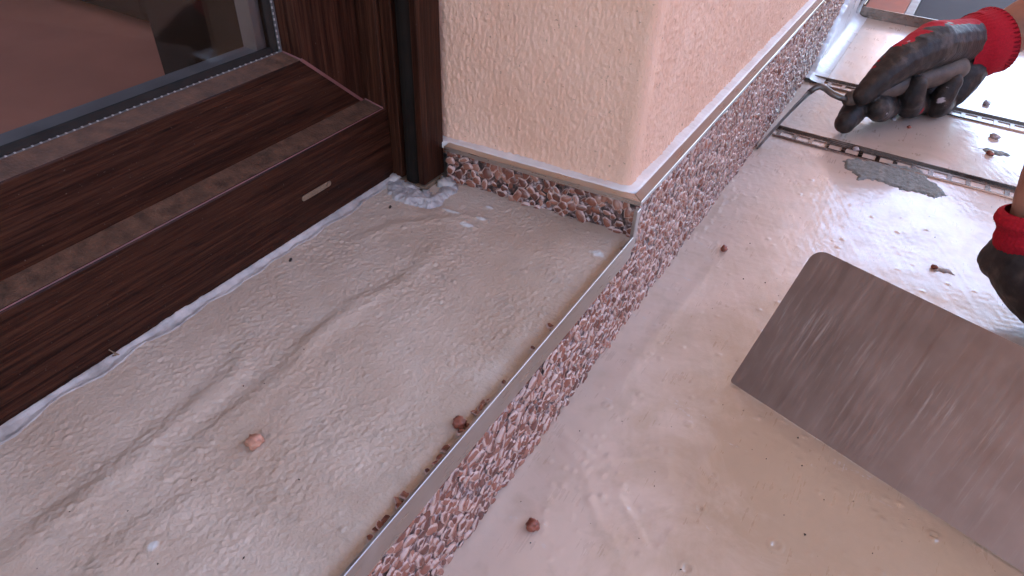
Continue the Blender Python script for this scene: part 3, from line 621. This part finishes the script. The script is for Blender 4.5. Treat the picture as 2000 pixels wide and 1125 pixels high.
# milky sealant fillet at the foot of the door
edge = [(-160, 935), (0, 835), (100, 778), (160, 738), (215, 707), (300, 640), (345, 608), (405, 575), (440, 560), (480, 528), (560, 490), (620, 452), (690, 402), (745, 365), (770, 350)]
ep = np.array([on(0, XD, u, v) for u, v in edge]); ys = np.linspace(-0.3, 0.304, 420); zt_ = np.interp(ys, ep[:, 1], ep[:, 2])
rows = []
for y_, z_ in zip(ys, zt_):
    jj = 0.0016 * fbm(np.array([y_ / 0.007]), np.array([0.2]), 71, 3)[0]; z_ = max(z_ + jj, ZS + 0.0035); wd = 0.0046 + 0.0034 * noise2(np.array([y_ / 0.02]), np.array([4.2]), 72)[0]; row = []
    for t_ in np.linspace(0, 1, 12):
        x_ = XD + 0.0006 + wd * t_; zc_ = step_z(x_, y_) + 0.0007
        h_ = (z_ - ZS) * (1 - t_) ** 1.7; lip = 0.0001 * math.exp(-((t_ - 0.82) / 0.12) ** 2) * (1 + 0.9 * noise2(np.array([y_ / 0.006]), np.array([9.2]), 73)[0])
        row.append([x_, y_, max(ZS + h_, zc_ - 0.0004) + lip + 0.0004 * noise2(np.array([y_ / 0.004]), np.array([t_ * 4]), 74)[0]])
    row[-1][2] = step_z(row[-1][0], y_) - 0.0006; row.insert(0, [XD - 0.001, y_, z_]); rows.append(row)
tag(new_obj("sealant_fillet", grid_mesh("sealant_fillet", np.array(rows)), FILLET), "milky sealant fillet between doorstep and the foot of the brown door", "sealant")

def blob(name, loc, rad, mat, seed, sub_=2, amp_=0.25, fr=2.2, parent=None, rot=0.0):
    import bmesh
    bm = bmesh.new(); bmesh.ops.create_icosphere(bm, subdivisions=sub_, radius=1.0); me = bpy.data.meshes.new(name)
    from mathutils import noise as mn
    for v in bm.verts:
        n_ = v.co.normalized(); f_ = 1 + amp_ * (mn.noise(n_ * fr + Vector((seed * 7.1, seed * 3.3, 0))) + 0.5 * mn.noise(n_ * fr * 2.3 + Vector((0, seed * 5.7, 1))))
        v.co = Vector((n_.x * f_ * rad[0], n_.y * f_ * rad[1], n_.z * f_ * rad[2]))
    bmesh.ops.rotate(bm, verts=bm.verts, matrix=Matrix.Rotation(rot, 3, 'Z')); bm.to_mesh(me); bm.free()
    ob = new_obj(name, me, mat, parent, True); ob.location = loc; return ob
for i, (u, v, r, lab) in enumerate([(772, 352, (0.0045, 0.0050, 0.0036), "white sealant lump at the foot of the door beside the shutter guide"), (800, 368, (0.006, 0.004, 0.0026), "ragged white sealant smear below the shutter guide's groove"),
                                   (872, 362, (0.0055, 0.0045, 0.0038), "white sealant lump between the shutter guide and the pebble skirting"), (832, 376, (0.003, 0.003, 0.002), "small torn sealant crumb under the guide rail's corner")]):
    p = onz(u, v, ZS); b_ = blob("sealant_lump", (p[0], p[1], step_z(p[0], p[1]) + r[2] * 0.25), tuple(1.1 * q_ for q_ in r), FILLET, 10 + i, 3, 0.5, 2.6); tag(b_, lab, "sealant")

# ---------------------------------------------------------------- slotted joint profiles on the floor
def slotted(y0, yfront, lab, x0=-0.1025, x1=0.75):
    r = empty("slotted_joint_profile", (x0, y0, 0)); tag(r, lab, "joint profile")
    m = MB(); m.box((x0, y0, -0.002), (x1, y0 + 0.0014, 0.0035)); sub(m.build("upright", STEEL_X, bevel=0.0002, seg=1), r)
    d = y0 - yfront; zb0, zb1 = 0.0004, 0.0012; ya, yb_ = yfront + 0.0040, y0 - 0.0072
    m = MB(); m.box((x0, yb_, zb0), (x1, y0 - 0.0001, zb1)); m.box((x0, yfront + 0.0012, zb0), (x1, ya, zb1)); x = x0 + 0.0035; pitch = PITCH; rib = 0.0042
    while x < x1 - rib: m.box((x, ya + 0.00005, zb0), (x + rib, yb_ - 0.00005, zb1)); x += pitch
    sub(m.build("slotted_leg", STEEL_X), r)
    m = MB(); m.tube([(x0 + 0.002, yfront, 0.0009), (x1, yfront, 0.0009)], 0.0012, 10); sub(m.build("rim", STEEL_EDGE, smooth=True), r)
    return r
s1, s2 = onz(1552.8, 265.7, 0.002), onz(1616, 281.7, 0.002); PITCH = float((s2[0] - s1[0]) / 2)
slotted(0.739, 0.7165, "slotted metal joint profile with a grey mortar smear against its rim")
slotted(0.9140, 0.8905, "slotted metal joint profile farther on, behind the gloved hand with the tool")

# ---------------------------------------------------------------- tiled floor beyond
tf = empty("tiled_floor", (0.2, 1.4, 0)); tag(tf, kind="structure")
ty = 1.218
m = MB(); m.box((-0.0985, ty + 0.002, -0.004), (1.55, 2.3, 0.010)); sub(m.build("tile_bed", GROUT), tf)
xa, xb = onz(1682, 22, 0.014)[0], onz(1768, 22, 0.014)[0]; xc = onz(1784, 30, 0.014)[0]; xd_ = onz(1884, 10, 0.014)[0]
def tile(x0, x1, y0, y1, mat):
    m = MB(); m.box((x0, y0, 0.0102), (x1, y1, 0.0142)); sub(m.build("tile", mat, bevel=0.0006), tf)
tile(xa + 0.001, xb, ty + 0.003, ty + 0.30, TERRA); tile(xb + 0.0006, xc, ty + 0.003, ty + 0.60, MAROON)
pw = 0.149
for k in range(6):
    for j in range(3): tile(xc + 0.001 + k * pw, xc - 0.001 + (k + 1) * pw, ty + 0.003 + j * 0.301, ty + 0.301 + j * 0.301, DARKT)
tile(xa + 0.001, xb, ty + 0.303, ty + 0.60, TERRA)
m = MB(); m.box((-0.1000, ty - 0.0006, -0.002), (1.5, ty + 0.0018, 0.0155)); m.box((-0.1000, ty + 0.002, 0.0105), (-0.0975, 2.3, 0.0185))
tag(m.build("tile_edge_profile", STEEL_X, bevel=0.0003, seg=1), "dark metal edge profile around the terracotta and grey tiles", "edge profile")

# ---------------------------------------------------------------- grey mortar smear
outl = [(1640, 312), (1662, 306), (1700, 312), (1735, 318), (1775, 322), (1805, 330), (1822, 352), (1842, 365), (1858, 384), (1838, 386), (1832, 394), (1815, 384), (1796, 378), (1760, 372), (1735, 362), (1712, 355), (1695, 352), (1680, 356), (1665, 350), (1670, 342), (1650, 330)]
def flat_patch(name, outline, thick, mat, seed, step=0.0012, zb=0.0, rough=0.0006):
    P = np.array([onz(u, v, zb + 0.001)[:2] for u, v in outline]); x0, y0 = P.min(0) - 0.003; x1, y1 = P.max(0) + 0.003
    gx_, gy_ = np.meshgrid(np.arange(x0, x1, step), np.arange(y0, y1, step), indexing='ij')
    wx = gx_ + 0.0040 * fbm(gx_ / 0.007, gy_ / 0.007, seed, 4); wy = gy_ + 0.0050 * fbm(gx_ / 0.006 + 9, gy_ / 0.006, seed + 1, 3)
    d, _, _ = dist_poly(wx, wy, list(P) + [P[0]]); ins = np.zeros(gx_.shape, bool)
    for i in range(len(P)):
        (xa_, ya_), (xb_, yb_) = P[i], P[(i + 1) % len(P)]
        c_ = (ya_ > wy) != (yb_ > wy); xi = (xb_ - xa_) * (wy - ya_) / (yb_ - ya_ + 1e-12) + xa_; ins ^= c_ & (wx < xi)
    sdist = np.where(ins, d, -d); z_ = -0.0016 + (thick + 0.0016) * sstep(-0.0014, 0.0060, sdist) + ins * (rough * fbm(gx_ / 0.005, gy_ / 0.005, seed + 3, 3))
    z_ = z_ + zb; keep = sdist > -0.0018; n, mm = gx_.shape; idx = -np.ones((n, mm), int); idx[keep] = np.arange(keep.sum())
    V = np.stack([gx_, gy_, z_], -1)[keep]; Fc = [(idx[i, j], idx[i + 1, j], idx[i + 1, j + 1], idx[i, j + 1]) for i in range(n - 1) for j in range(mm - 1) if min(idx[i, j], idx[i + 1, j], idx[i + 1, j + 1], idx[i, j + 1]) >= 0]
    return new_obj(name, pymesh(name, V, Fc), mat, None, True)
tag(flat_patch("mortar_smear", outl, 0.0018, MORTAR, 81, 0.0008), "grey mortar smear spread against the slotted joint profile", "mortar")
tag(flat_patch("mortar_smear", [(1905, 288), (1920, 284), (1945, 290), (1975, 297), (1985, 306), (1955, 306), (1925, 298)], 0.0014, MORTAR, 85), "thin speckled mortar trace between the two slotted profiles", "mortar")
tag(flat_patch("coating_flake", [(1818, 522), (1836, 517), (1856, 521), (1872, 534), (1880, 540), (1850, 534), (1822, 530)], 0.0018, FILLET, 88), "raised flake of coating on the floor next to the black-gloved wrist", "flake")

tag(flat_patch("sealant_smear", [(742, 352), (770, 338), (800, 352), (842, 378), (885, 342), (902, 352), (900, 374), (872, 388), (845, 402), (815, 396), (790, 400), (765, 388), (748, 372)], 0.0024, m_plain("chalky_sealant", (0.43, 0.37, 0.345), 0.6, var=0.25, vscale=200, bump=0.6), 91, 0.0005, ZS, 0.0010), "crumbly white sealant smear around the foot of the shutter guide rail", "sealant")
# ---------------------------------------------------------------- loose stones
def pebble(u, v, z, rpx, mat, lab, seed, sq=(1, 1, 0.75), cat="pebble"):
    p = onz(u, v, z); r = rpx * depth_of(p) / FPX; zz_ = (step_z(p[0], p[1]) if z > 0.05 else 0.0) + r * sq[2] * 0.78
    b_ = blob("pebble", (p[0], p[1], zz_), (r * sq[0], r * sq[1], r * sq[2]), mat, seed, 3, 0.38, 1.7, rot=seed); return tag(b_, lab, cat)
pebble(499, 868, ZS, 16, PEB_A, "angular pink stone lying alone on the doorstep coating", 1)
pebble(1040, 1030, 0, 13, PEB_B, "round red-brown pebble on the floor near the foot of the riser", 2, (1, 1, 0.8))
pebble(1414, 489, 0, 7.5, PEB_B, "small dark red pebble on the floor beyond the trowel's rounded corner", 3, (0.8, 1.1, 0.8))
pebble(897, 830, ZS, 13, PEB_B, "red stone on the doorstep leaning against the metal edge profile", 4)
pebble(1671, 294, 0, 6, PEB_C, "pale grit stone stuck in front of the slotted profile's rim", 5)
pebble(1941, 270, 0, 7.5, PEB_C, "pale pointed stone between the two slotted profiles", 6, (1.2, 0.8, 0.7))
pebble(1932, 303, 0, 6.5, PEB_B, "small reddish stone at the speckled mortar trace", 7)
pebble(1926, 204, 0, 8, PEB_C, "pale stone crumb beyond the second slotted profile", 8, (1.4, 0.8, 0.5))
pebble(1824, 524, 0, 6, PEB_B, "small brown stone caught in the raised coating flake", 9)
pebble(1745, 235, 0, 4.5, PEB_C, "small pale crumb under the gloved fingertips", 12)
pebble(1775, 250, 0, 3.8, PEB_B, "tiny brown crumb under the gloved fingertips", 13)
# insect-like shreds and grit: too small to count
m = MB(); rg = np.random.default_rng(3)
def grit(p, r):
    a = rg.uniform(0, 6.28, 5); V = [(p[0] + r * math.cos(t) * rg.uniform(0.5, 1.2), p[1] + r * math.sin(t) * rg.uniform(0.5, 1.2), p[2] - 0.0003) for t in np.sort(a)]
    m.add(V + [(p[0], p[1], p[2] + r * 0.7)], [(k, (k + 1) % 5, 5) for k in range(5)])
for k in range(55):
    u, v = (rg.normal(1700, 170), rg.normal(880, 130)) if k < 25 else (rg.uniform(1000, 1990), rg.uniform(350, 1120))
    if not (900 < u < 2010 and 300 < v < 1140): continue
    p = onz(u, v, 0); 
    if p[0] < XP + 0.004: continue
    grit((p[0], p[1], 0.0005), rg.uniform(0.0003, 0.0009))
for k in range(26):
    u, v = rg.uniform(50, 1150), rg.uniform(420, 1120); p = onz(u, v, ZS)
    if XD + 0.01 < p[0] < XP - 0.01 and p[1] < 0.31: grit((p[0], p[1], step_z(p[0], p[1]) + 0.0002), rg.uniform(0.0003, 0.0008))
tag(m.build("grit", SPECK), "dark grit scattered on the coated floor and doorstep", "grit", kind="stuff")
for u, v, lab in [(568, 510, "tiny dark insect on the doorstep near the door's foot"), (762, 405, "dark crumb on the doorstep near the shutter guide")]:
    p = onz(u, v, ZS); tag(blob("debris_crumb", (p[0], p[1], step_z(p[0], p[1]) + 0.0004), (0.0008, 0.0016, 0.0007), SPECK, 5, 2, 0.4, rot=0.5), lab, "crumb")
m = MB(); p = onz(212, 697, ZS); q = on(0, XD, 208, 680)
m.tube([(p[0], p[1], p[2]), (XD + 0.004, p[1] + 0.001, ZS + 0.005), (XD + 0.0018, q[1], q[2])], [(0.0008, 0.0004), (0.001, 0.0004), (0.0004, 0.0003)], 8)
tag(m.build("wood_splinter", TAN), "small brown splinter sticking up at the foot of the door", "splinter")

# ---------------------------------------------------------------- steel trowel leaning on its edge
bl = onz(1425, 747, 0.0); br = onz(2000, 1121, 0.0); dv = (br - bl); dv /= np.linalg.norm(dv)
ztop = 0.241 * H
tl = onz(1589, 483, ztop); wv = (tl - bl); wv = wv - dv * (wv @ dv); WD = float(np.linalg.norm(wv)); wv /= WD; nv = np.cross(dv, wv)
if nv[2] < 0: nv = -nv
LEN = 0.27; T = 0.0009
rcn, rb = 0.0085, 0.0022
outline = [(rb - rb * math.sin(a), rb - rb * math.cos(a)) for a in np.linspace(0, 1.57, 5)][::1]
outline = [(rb * (1 - math.sin(a)), rb * (1 - math.cos(a))) for a in np.linspace(0, math.pi / 2, 5)]          # bottom-left: from bottom edge to left edge
outline += [(rcn * (1 - math.cos(a)), WD - rcn * (1 - math.sin(a))) for a in np.linspace(0, math.pi / 2, 9)]
outline += [(LEN - rcn * (1 - math.sin(a)), WD - rcn * (1 - math.cos(a))) for a in np.linspace(0, math.pi / 2, 9)]
outline += [(LEN - rb * (1 - math.cos(a)), rb * (1 - math.sin(a))) for a in np.linspace(0, math.pi / 2, 5)]
org = bl + np.array([0, 0, 0.0007])
tw = empty("trowel", tuple(org + dv * LEN / 2)); tag(tw, "steel finishing trowel with smeared blade tilted on its long edge on the floor", "trowel")
n = len(outline); V = [org + dv * a + wv * b + nv * T / 2 for a, b in outline] + [org + dv * a + wv * b - nv * T / 2 for a, b in outline]
me = pymesh("blade", V, [tuple(range(n)), tuple(range(n, 2 * n))[::-1]] + [(i, n + i, n + (i + 1) % n, (i + 1) % n) for i in range(n)])
at = me.attributes.new("bl", 'FLOAT_VECTOR', 'POINT'); at.data.foreach_set("vector", np.array([(a, b, 0) for a, b in outline] * 2, np.float32).reshape(-1))
import bmesh
bm = bmesh.new(); bm.from_mesh(me); bmesh.ops.recalc_face_normals(bm, faces=bm.faces); bm.to_mesh(me); bm.free()
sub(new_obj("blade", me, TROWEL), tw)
hc = org + dv * (LEN * 0.62) + wv * WD * 0.60
m = MB(); m.tube([hc - dv * 0.045 - nv * 0.0006, hc - dv * 0.045 - nv * 0.018, hc - dv * 0.03 - nv * 0.026], [0.004, 0.004, 0.004], 10); sub(m.build("shank", TOOLSTEEL, smooth=True), tw)
m = MB(); m.tube([hc - dv * 0.03 - nv * 0.026, hc - dv * 0.01 - nv * 0.027, hc + dv * 0.03 - nv * 0.027, hc + dv * 0.07 - nv * 0.026, hc + dv * 0.085 - nv * 0.025], [0.010, 0.0135, 0.0145, 0.0135, 0.009], 16); sub(m.build("handle", HANDLE, smooth=True), tw)

# ---------------------------------------------------------------- worker's gloved hands
def skin_union(name, caps, mat, parent, voxel=0.0011, smooth=5, backdir=None, thr=0.3, redboxes=(), redchains=None, paint=(), redroot=None):
    """caps: list of chains [(point, radius), ...]; tapered limbs fused into one continuous skin"""
    m = MB()
    for ch in caps:
        pts, rads = [], []
        for (p, r), (q, r2) in zip(ch[:-1], ch[1:]):
            for t_ in np.linspace(0, 1, 16): pts.append(np.array(p) * (1 - t_) + np.array(q) * t_); rads.append(r * (1 - t_) + r2 * t_)
        for p, r in zip(pts, rads):
            c = np.array(p); bmv = []
            for i in range(1, 8):
                th = math.pi * i / 8
                for k in range(14): bmv.append(c + r * np.array([math.sin(th) * math.cos(2 * math.pi * k / 14), math.sin(th) * math.sin(2 * math.pi * k / 14), math.cos(th)]))
            bmv += [c + np.array([0, 0, r]), c - np.array([0, 0, r])]
            Fc = [(i * 14 + k, (i + 1) * 14 + k, (i + 1) * 14 + (k + 1) % 14, i * 14 + (k + 1) % 14) for i in range(6) for k in range(14)]
            Fc += [(98, k, (k + 1) % 14) for k in range(14)] + [(99, 84 + (k + 1) % 14, 84 + k) for k in range(14)]
            m.add(bmv, Fc)
    tmp = new_obj("tmp", pymesh("tmp", m.v, m.f)); r_ = tmp.modifiers.new("r", 'REMESH'); r_.mode = 'VOXEL'; r_.voxel_size = voxel
    s_ = tmp.modifiers.new("s", 'SMOOTH'); s_.factor = 0.5; s_.iterations = smooth
    dg = bpy.context.evaluated_depsgraph_get(); me = bpy.data.meshes.new_from_object(tmp.evaluated_get(dg)); me.name = name
    bpy.data.objects.remove(tmp)
    nv_ = len(me.vertices); co = np.zeros(nv_ * 3, np.float32); me.vertices.foreach_get("co", co); co = co.reshape(-1, 3)
    no = np.zeros(nv_ * 3, np.float32); me.vertex_normals.foreach_get("vector", no); no = no.reshape(-1, 3)
    # creases and folds of the coated fabric
    from mathutils import noise as mn
    wr = np.array([mn.noise(Vector((c[0] * 55, c[1] * 55, c[2] * 55))) * 0.0011 + mn.noise(Vector((c[0] * 160, c[1] * 160, c[2] * 160))) * 0.0005 for c in co]); co2 = co + no * wr[:, None]; me.vertices.foreach_set("co", co2.reshape(-1))
    if backdir is not None:
        b_ = np.array(backdir, float); b_ /= np.linalg.norm(b_); f_ = no @ b_ + 0.25 * fbm(co[:, 0] / 0.012, co[:, 1] / 0.012 + co[:, 2] / 0.01, 93, 2)
        if redroot is not None: f_ = f_ + 0.42 * sstep(0.075, 0.0, np.linalg.norm(co - np.array(redroot), axis=1))
        red = sstep(thr - 0.04, thr + 0.04, f_)
        for c_, r__ in redboxes: red = np.maximum(red, (np.linalg.norm(co - np.array(c_), axis=1) < r__).astype(float))
        if redchains is not None:
            best = np.full(nv_, 1e9); who = np.zeros(nv_, int)
            for ci, ch in enumerate(caps):
                for (p, r), (q, r2) in zip(ch[:-1], ch[1:]):
                    for t_ in np.linspace(0, 1, 6):
                        d_ = np.linalg.norm(co - (np.array(p) * (1 - t_) + np.array(q) * t_), axis=1) - (r * (1 - t_) + r2 * t_); m_ = d_ < best; best[m_] = d_[m_]; who[m_] = ci
            red = red * np.isin(who, redchains)
            for c_, r__ in redboxes: red = np.maximum(red, (np.linalg.norm(co - np.array(c_), axis=1) < r__).astype(float))
        pn = np.zeros(nv_); nz = fbm(co[:, 0] / 0.004, co[:, 1] / 0.004 + co[:, 2] / 0.003, 95, 3)
        for c_, r__ in paint: pn = np.maximum(pn, sstep(1.0, 0.75, np.linalg.norm(co - np.array(c_), axis=1) / r__ - 0.75 * nz))
        me.attributes.new("paint", 'FLOAT', 'POINT').data.foreach_set("value", pn.astype(np.float32))
        me.attributes.new("red", 'FLOAT', 'POINT').data.foreach_set("value", red.astype(np.float32))
    me.update(); me.polygons.foreach_set("use_smooth", [True] * len(me.polygons))
    return sub(new_obj(name, me, mat), parent)
def pt(u, v, d, rpx): return (atd(u, v, d), rpx * d / FPX)
ps = empty("person", (0.30, 0.9, 0)); tag(ps, "worker's bare forearms in black-coated red knit gloves, one hand gripping a small cranked tool", "person")
K1 = 1.20
def p1(u, v, d, rpx): return pt(u, v, d * (1.04 + 0.18 * min(max((u - 1650) / 280, 0), 1)), rpx)
glove_caps = [
    [p1(1915, 88, 0.658, 48), p1(1870, 97, 0.668, 58), p1(1812, 110, 0.672, 50)],                      # palm
    [p1(1892, 116, 0.655, 42), p1(1880, 146, 0.655, 38), p1(1862, 182, 0.662, 26)],                      # outer heel of the hand
    [p1(1880, 82, 0.645, 44), p1(1822, 88, 0.632, 45), p1(1764, 118, 0.640, 35), p1(1716, 156, 0.655, 27), p1(1686, 186, 0.668, 20)],   # thumb
    [p1(1800, 120, 0.690, 30), p1(1735, 165, 0.700, 27), p1(1685, 195, 0.698, 25), p1(1664, 222, 0.694, 24), p1(1652, 240, 0.690, 20)],   # index
    [p1(1820, 130, 0.695, 30), p1(1765, 178, 0.700, 27), p1(1733, 206, 0.690, 26), p1(1718, 212, 0.672, 26), p1(1716, 212, 0.664, 23)],   # middle
    [p1(1845, 135, 0.690, 30), p1(1800, 195, 0.690, 26), p1(1778, 206, 0.672, 25), p1(1781, 190, 0.652, 23), p1(1793, 166, 0.640, 19)],   # ring
    [p1(1872, 145, 0.680, 29), p1(1848, 195, 0.676, 24), p1(1833, 208, 0.660, 22), p1(1844, 186, 0.642, 21), p1(1861, 160, 0.630, 18)],   # little
]
skin_union("glove", glove_caps, GLOVE, ps, backdir=(-0.30, 0.56, 0.77), thr=0.66, redchains=(0, 2), redroot=p1(1900, 60, 0.65, 1)[0], redboxes=[(p1(1812, 222, 0.652, 1)[0], 0.0075)],
           paint=[(p1(1700, 158, 0.640, 1)[0], 0.0075), (p1(1712, 148, 0.632, 1)[0], 0.006), (p1(1775, 72, 0.625, 1)[0], 0.0045), (p1(1757, 86, 0.625, 1)[0], 0.004), (p1(1856, 158, 0.618, 1)[0], 0.006), (p1(1838, 196, 0.640, 1)[0], 0.004)])
def cuff(pts, rpx, parent, ribs=46, folds=((0.35, 0.0022), (0.75, 0.0028))):
    c = [pt(*p, 1)[0] for p in pts]; n_ = 40; rows = []
    for i in range(n_ + 1):
        t_ = i / n_ * (len(c) - 1); k = min(int(t_), len(c) - 2); f_ = t_ - k; p = c[k] * (1 - f_) + c[k + 1] * f_; r = (rpx[k] * (1 - f_) + rpx[k + 1] * f_) * depth_of(p) / FPX
        tg = c[min(k + 1, len(c) - 1)] - c[k]; tg /= np.linalg.norm(tg); a = np.cross(tg, [0, 0, 1.0]); a /= np.linalg.norm(a); b = np.cross(tg, a); row = []
        fo = sum(am * math.exp(-((i / n_ - fc) / 0.13) ** 2) for fc, am in folds); endr = -0.004 * max(0.0, i / n_ - 0.93) / 0.07
        for k2 in range(ribs * 4 + 1):
            th = 2 * math.pi * k2 / (ribs * 4); rr_ = r + fo * (1 + 0.4 * math.sin(2 * th + 3 * i / n_)) + endr + 0.00022 * math.cos(ribs * th)
            row.append(p + rr_ * (a * math.cos(th) + b * math.sin(th)))
        rows.append(row)
    rows.append([p + 0.82 * r * (a * math.cos(2 * math.pi * k2 / (ribs * 4)) + b * math.sin(2 * math.pi * k2 / (ribs * 4))) for k2 in range(ribs * 4 + 1)])
    return sub(new_obj("cuff", grid_mesh("cuff", np.array(rows)), KNIT), parent)
cuff([(1868, 98, 0.660 * 1.18), (1905, 90, 0.654 * 1.19), (1938, 78, 0.650 * K1), (1962, 68, 0.645 * K1)], [55, 60, 62, 58], ps, folds=((0.35, 0.0014), (0.72, 0.0020)))
arm1 = [[p1(1930, 82, 0.655, 42), p1(1985, 55, 0.640, 46), p1(2080, 5, 0.62, 54), p1(2260, -80, 0.60, 70), p1(2420, -160, 0.60, 78)]]
skin_union("forearm", arm1, SKIN, ps, voxel=0.002)
# other hand, holding the trowel's handle behind the blade
g2 = [
    [pt(2000, 480, 0.475, 50), pt(2010, 520, 0.475, 72), pt(2055, 570, 0.470, 78), pt(2100, 620, 0.465, 66)],
    [pt(1990, 500, 0.480, 58), pt(1966, 508, 0.486, 48), pt(1950, 512, 0.490, 34)],
    [pt(2000, 545, 0.470, 46), pt(2060, 620, 0.465, 44), pt(2110, 690, 0.455, 36), pt(2150, 720, 0.445, 30)],
    [pt(2090, 560, 0.470, 40), pt(2160, 640, 0.46, 34), pt(2190, 720, 0.45, 30), pt(2170, 770, 0.44, 26)],
    [pt(2110, 540, 0.480, 38), pt(2220, 600, 0.47, 32), pt(2250, 690, 0.46, 29), pt(2225, 740, 0.45, 25)],
    [pt(2110, 520, 0.490, 36), pt(2240, 560, 0.485, 30), pt(2290, 640, 0.475, 27), pt(2270, 690, 0.46, 24)],
]
skin_union("glove", g2, GLOVE, ps, backdir=(-0.3, 0.5, 0.85), thr=0.80)
cuff([(2012, 494, 0.474), (2014, 464, 0.470), (2018, 436, 0.466), (2024, 412, 0.462)], [64, 58, 56, 62], ps)
arm2 = [[pt(2014, 470, 0.472, 44), pt(2030, 400, 0.462, 46), pt(2090, 250, 0.45, 58), pt(2240, 0, 0.44, 84), pt(2380, -240, 0.45, 98)]]
skin_union("forearm", arm2, SKIN, ps, voxel=0.002)

# small cranked jointing tool
tl_ = empty("jointing_tool", tuple(onz(1480, 290, 0.0))); tag(tl_, "small cranked jointing iron with dirty wooden handle held in the gloved hand", "hand tool")
hp = [p1(1652, 196, 0.688, 1)[0], p1(1662, 193, 0.686, 1)[0], p1(1700, 184, 0.676, 1)[0], p1(1760, 166, 0.660, 1)[0], p1(1830, 146, 0.640, 1)[0], p1(1868, 134, 0.630, 1)[0], p1(1880, 130, 0.627, 1)[0], p1(1884, 129, 0.626, 1)[0]]
m = MB(); m.tube(hp, [0.0056, 0.0082, 0.0092, 0.0108, 0.0120, 0.0124, 0.0102, 0.0046], 18); sub(m.build("handle", HANDLE, smooth=True), tl_)
tip = onz(1479, 290, 0.0012); d_tip = depth_of(tip)
neck = [(1656, 195, 0.687), (1640, 190, 0.690), (1625, 183, 0.693), (1612, 173, 0.696), (1602, 169, 0.698), (1592, 172, 0.700), (1580, 181, 0.702)]
npts = [p1(u, v, d, 1)[0] for u, v, d in neck]; end = npts[-1]
bp = [end * (1 - t_) + tip * t_ + np.array([0, 0, 0.002 * math.sin(math.pi * t_)]) for t_ in np.linspace(0.15, 1, 8)]
m = MB(); m.tube(npts, [0.0034, 0.0034, 0.0034, 0.0033, 0.0032, 0.0031, 0.0030], 12); sub(m.build("neck", TOOLSTEEL, smooth=True), tl_)
m = MB(); m.tube([end + (bp[0] - end) * -0.05, *bp], [(0.0030, 0.0026)] + [(0.0016, 0.0034)] * 2 + [(0.0010, 0.0036)] * 5 + [(0.0007, 0.0024)], 12); sub(m.build("tool_blade", TOOLSTEEL, smooth=True), tl_)
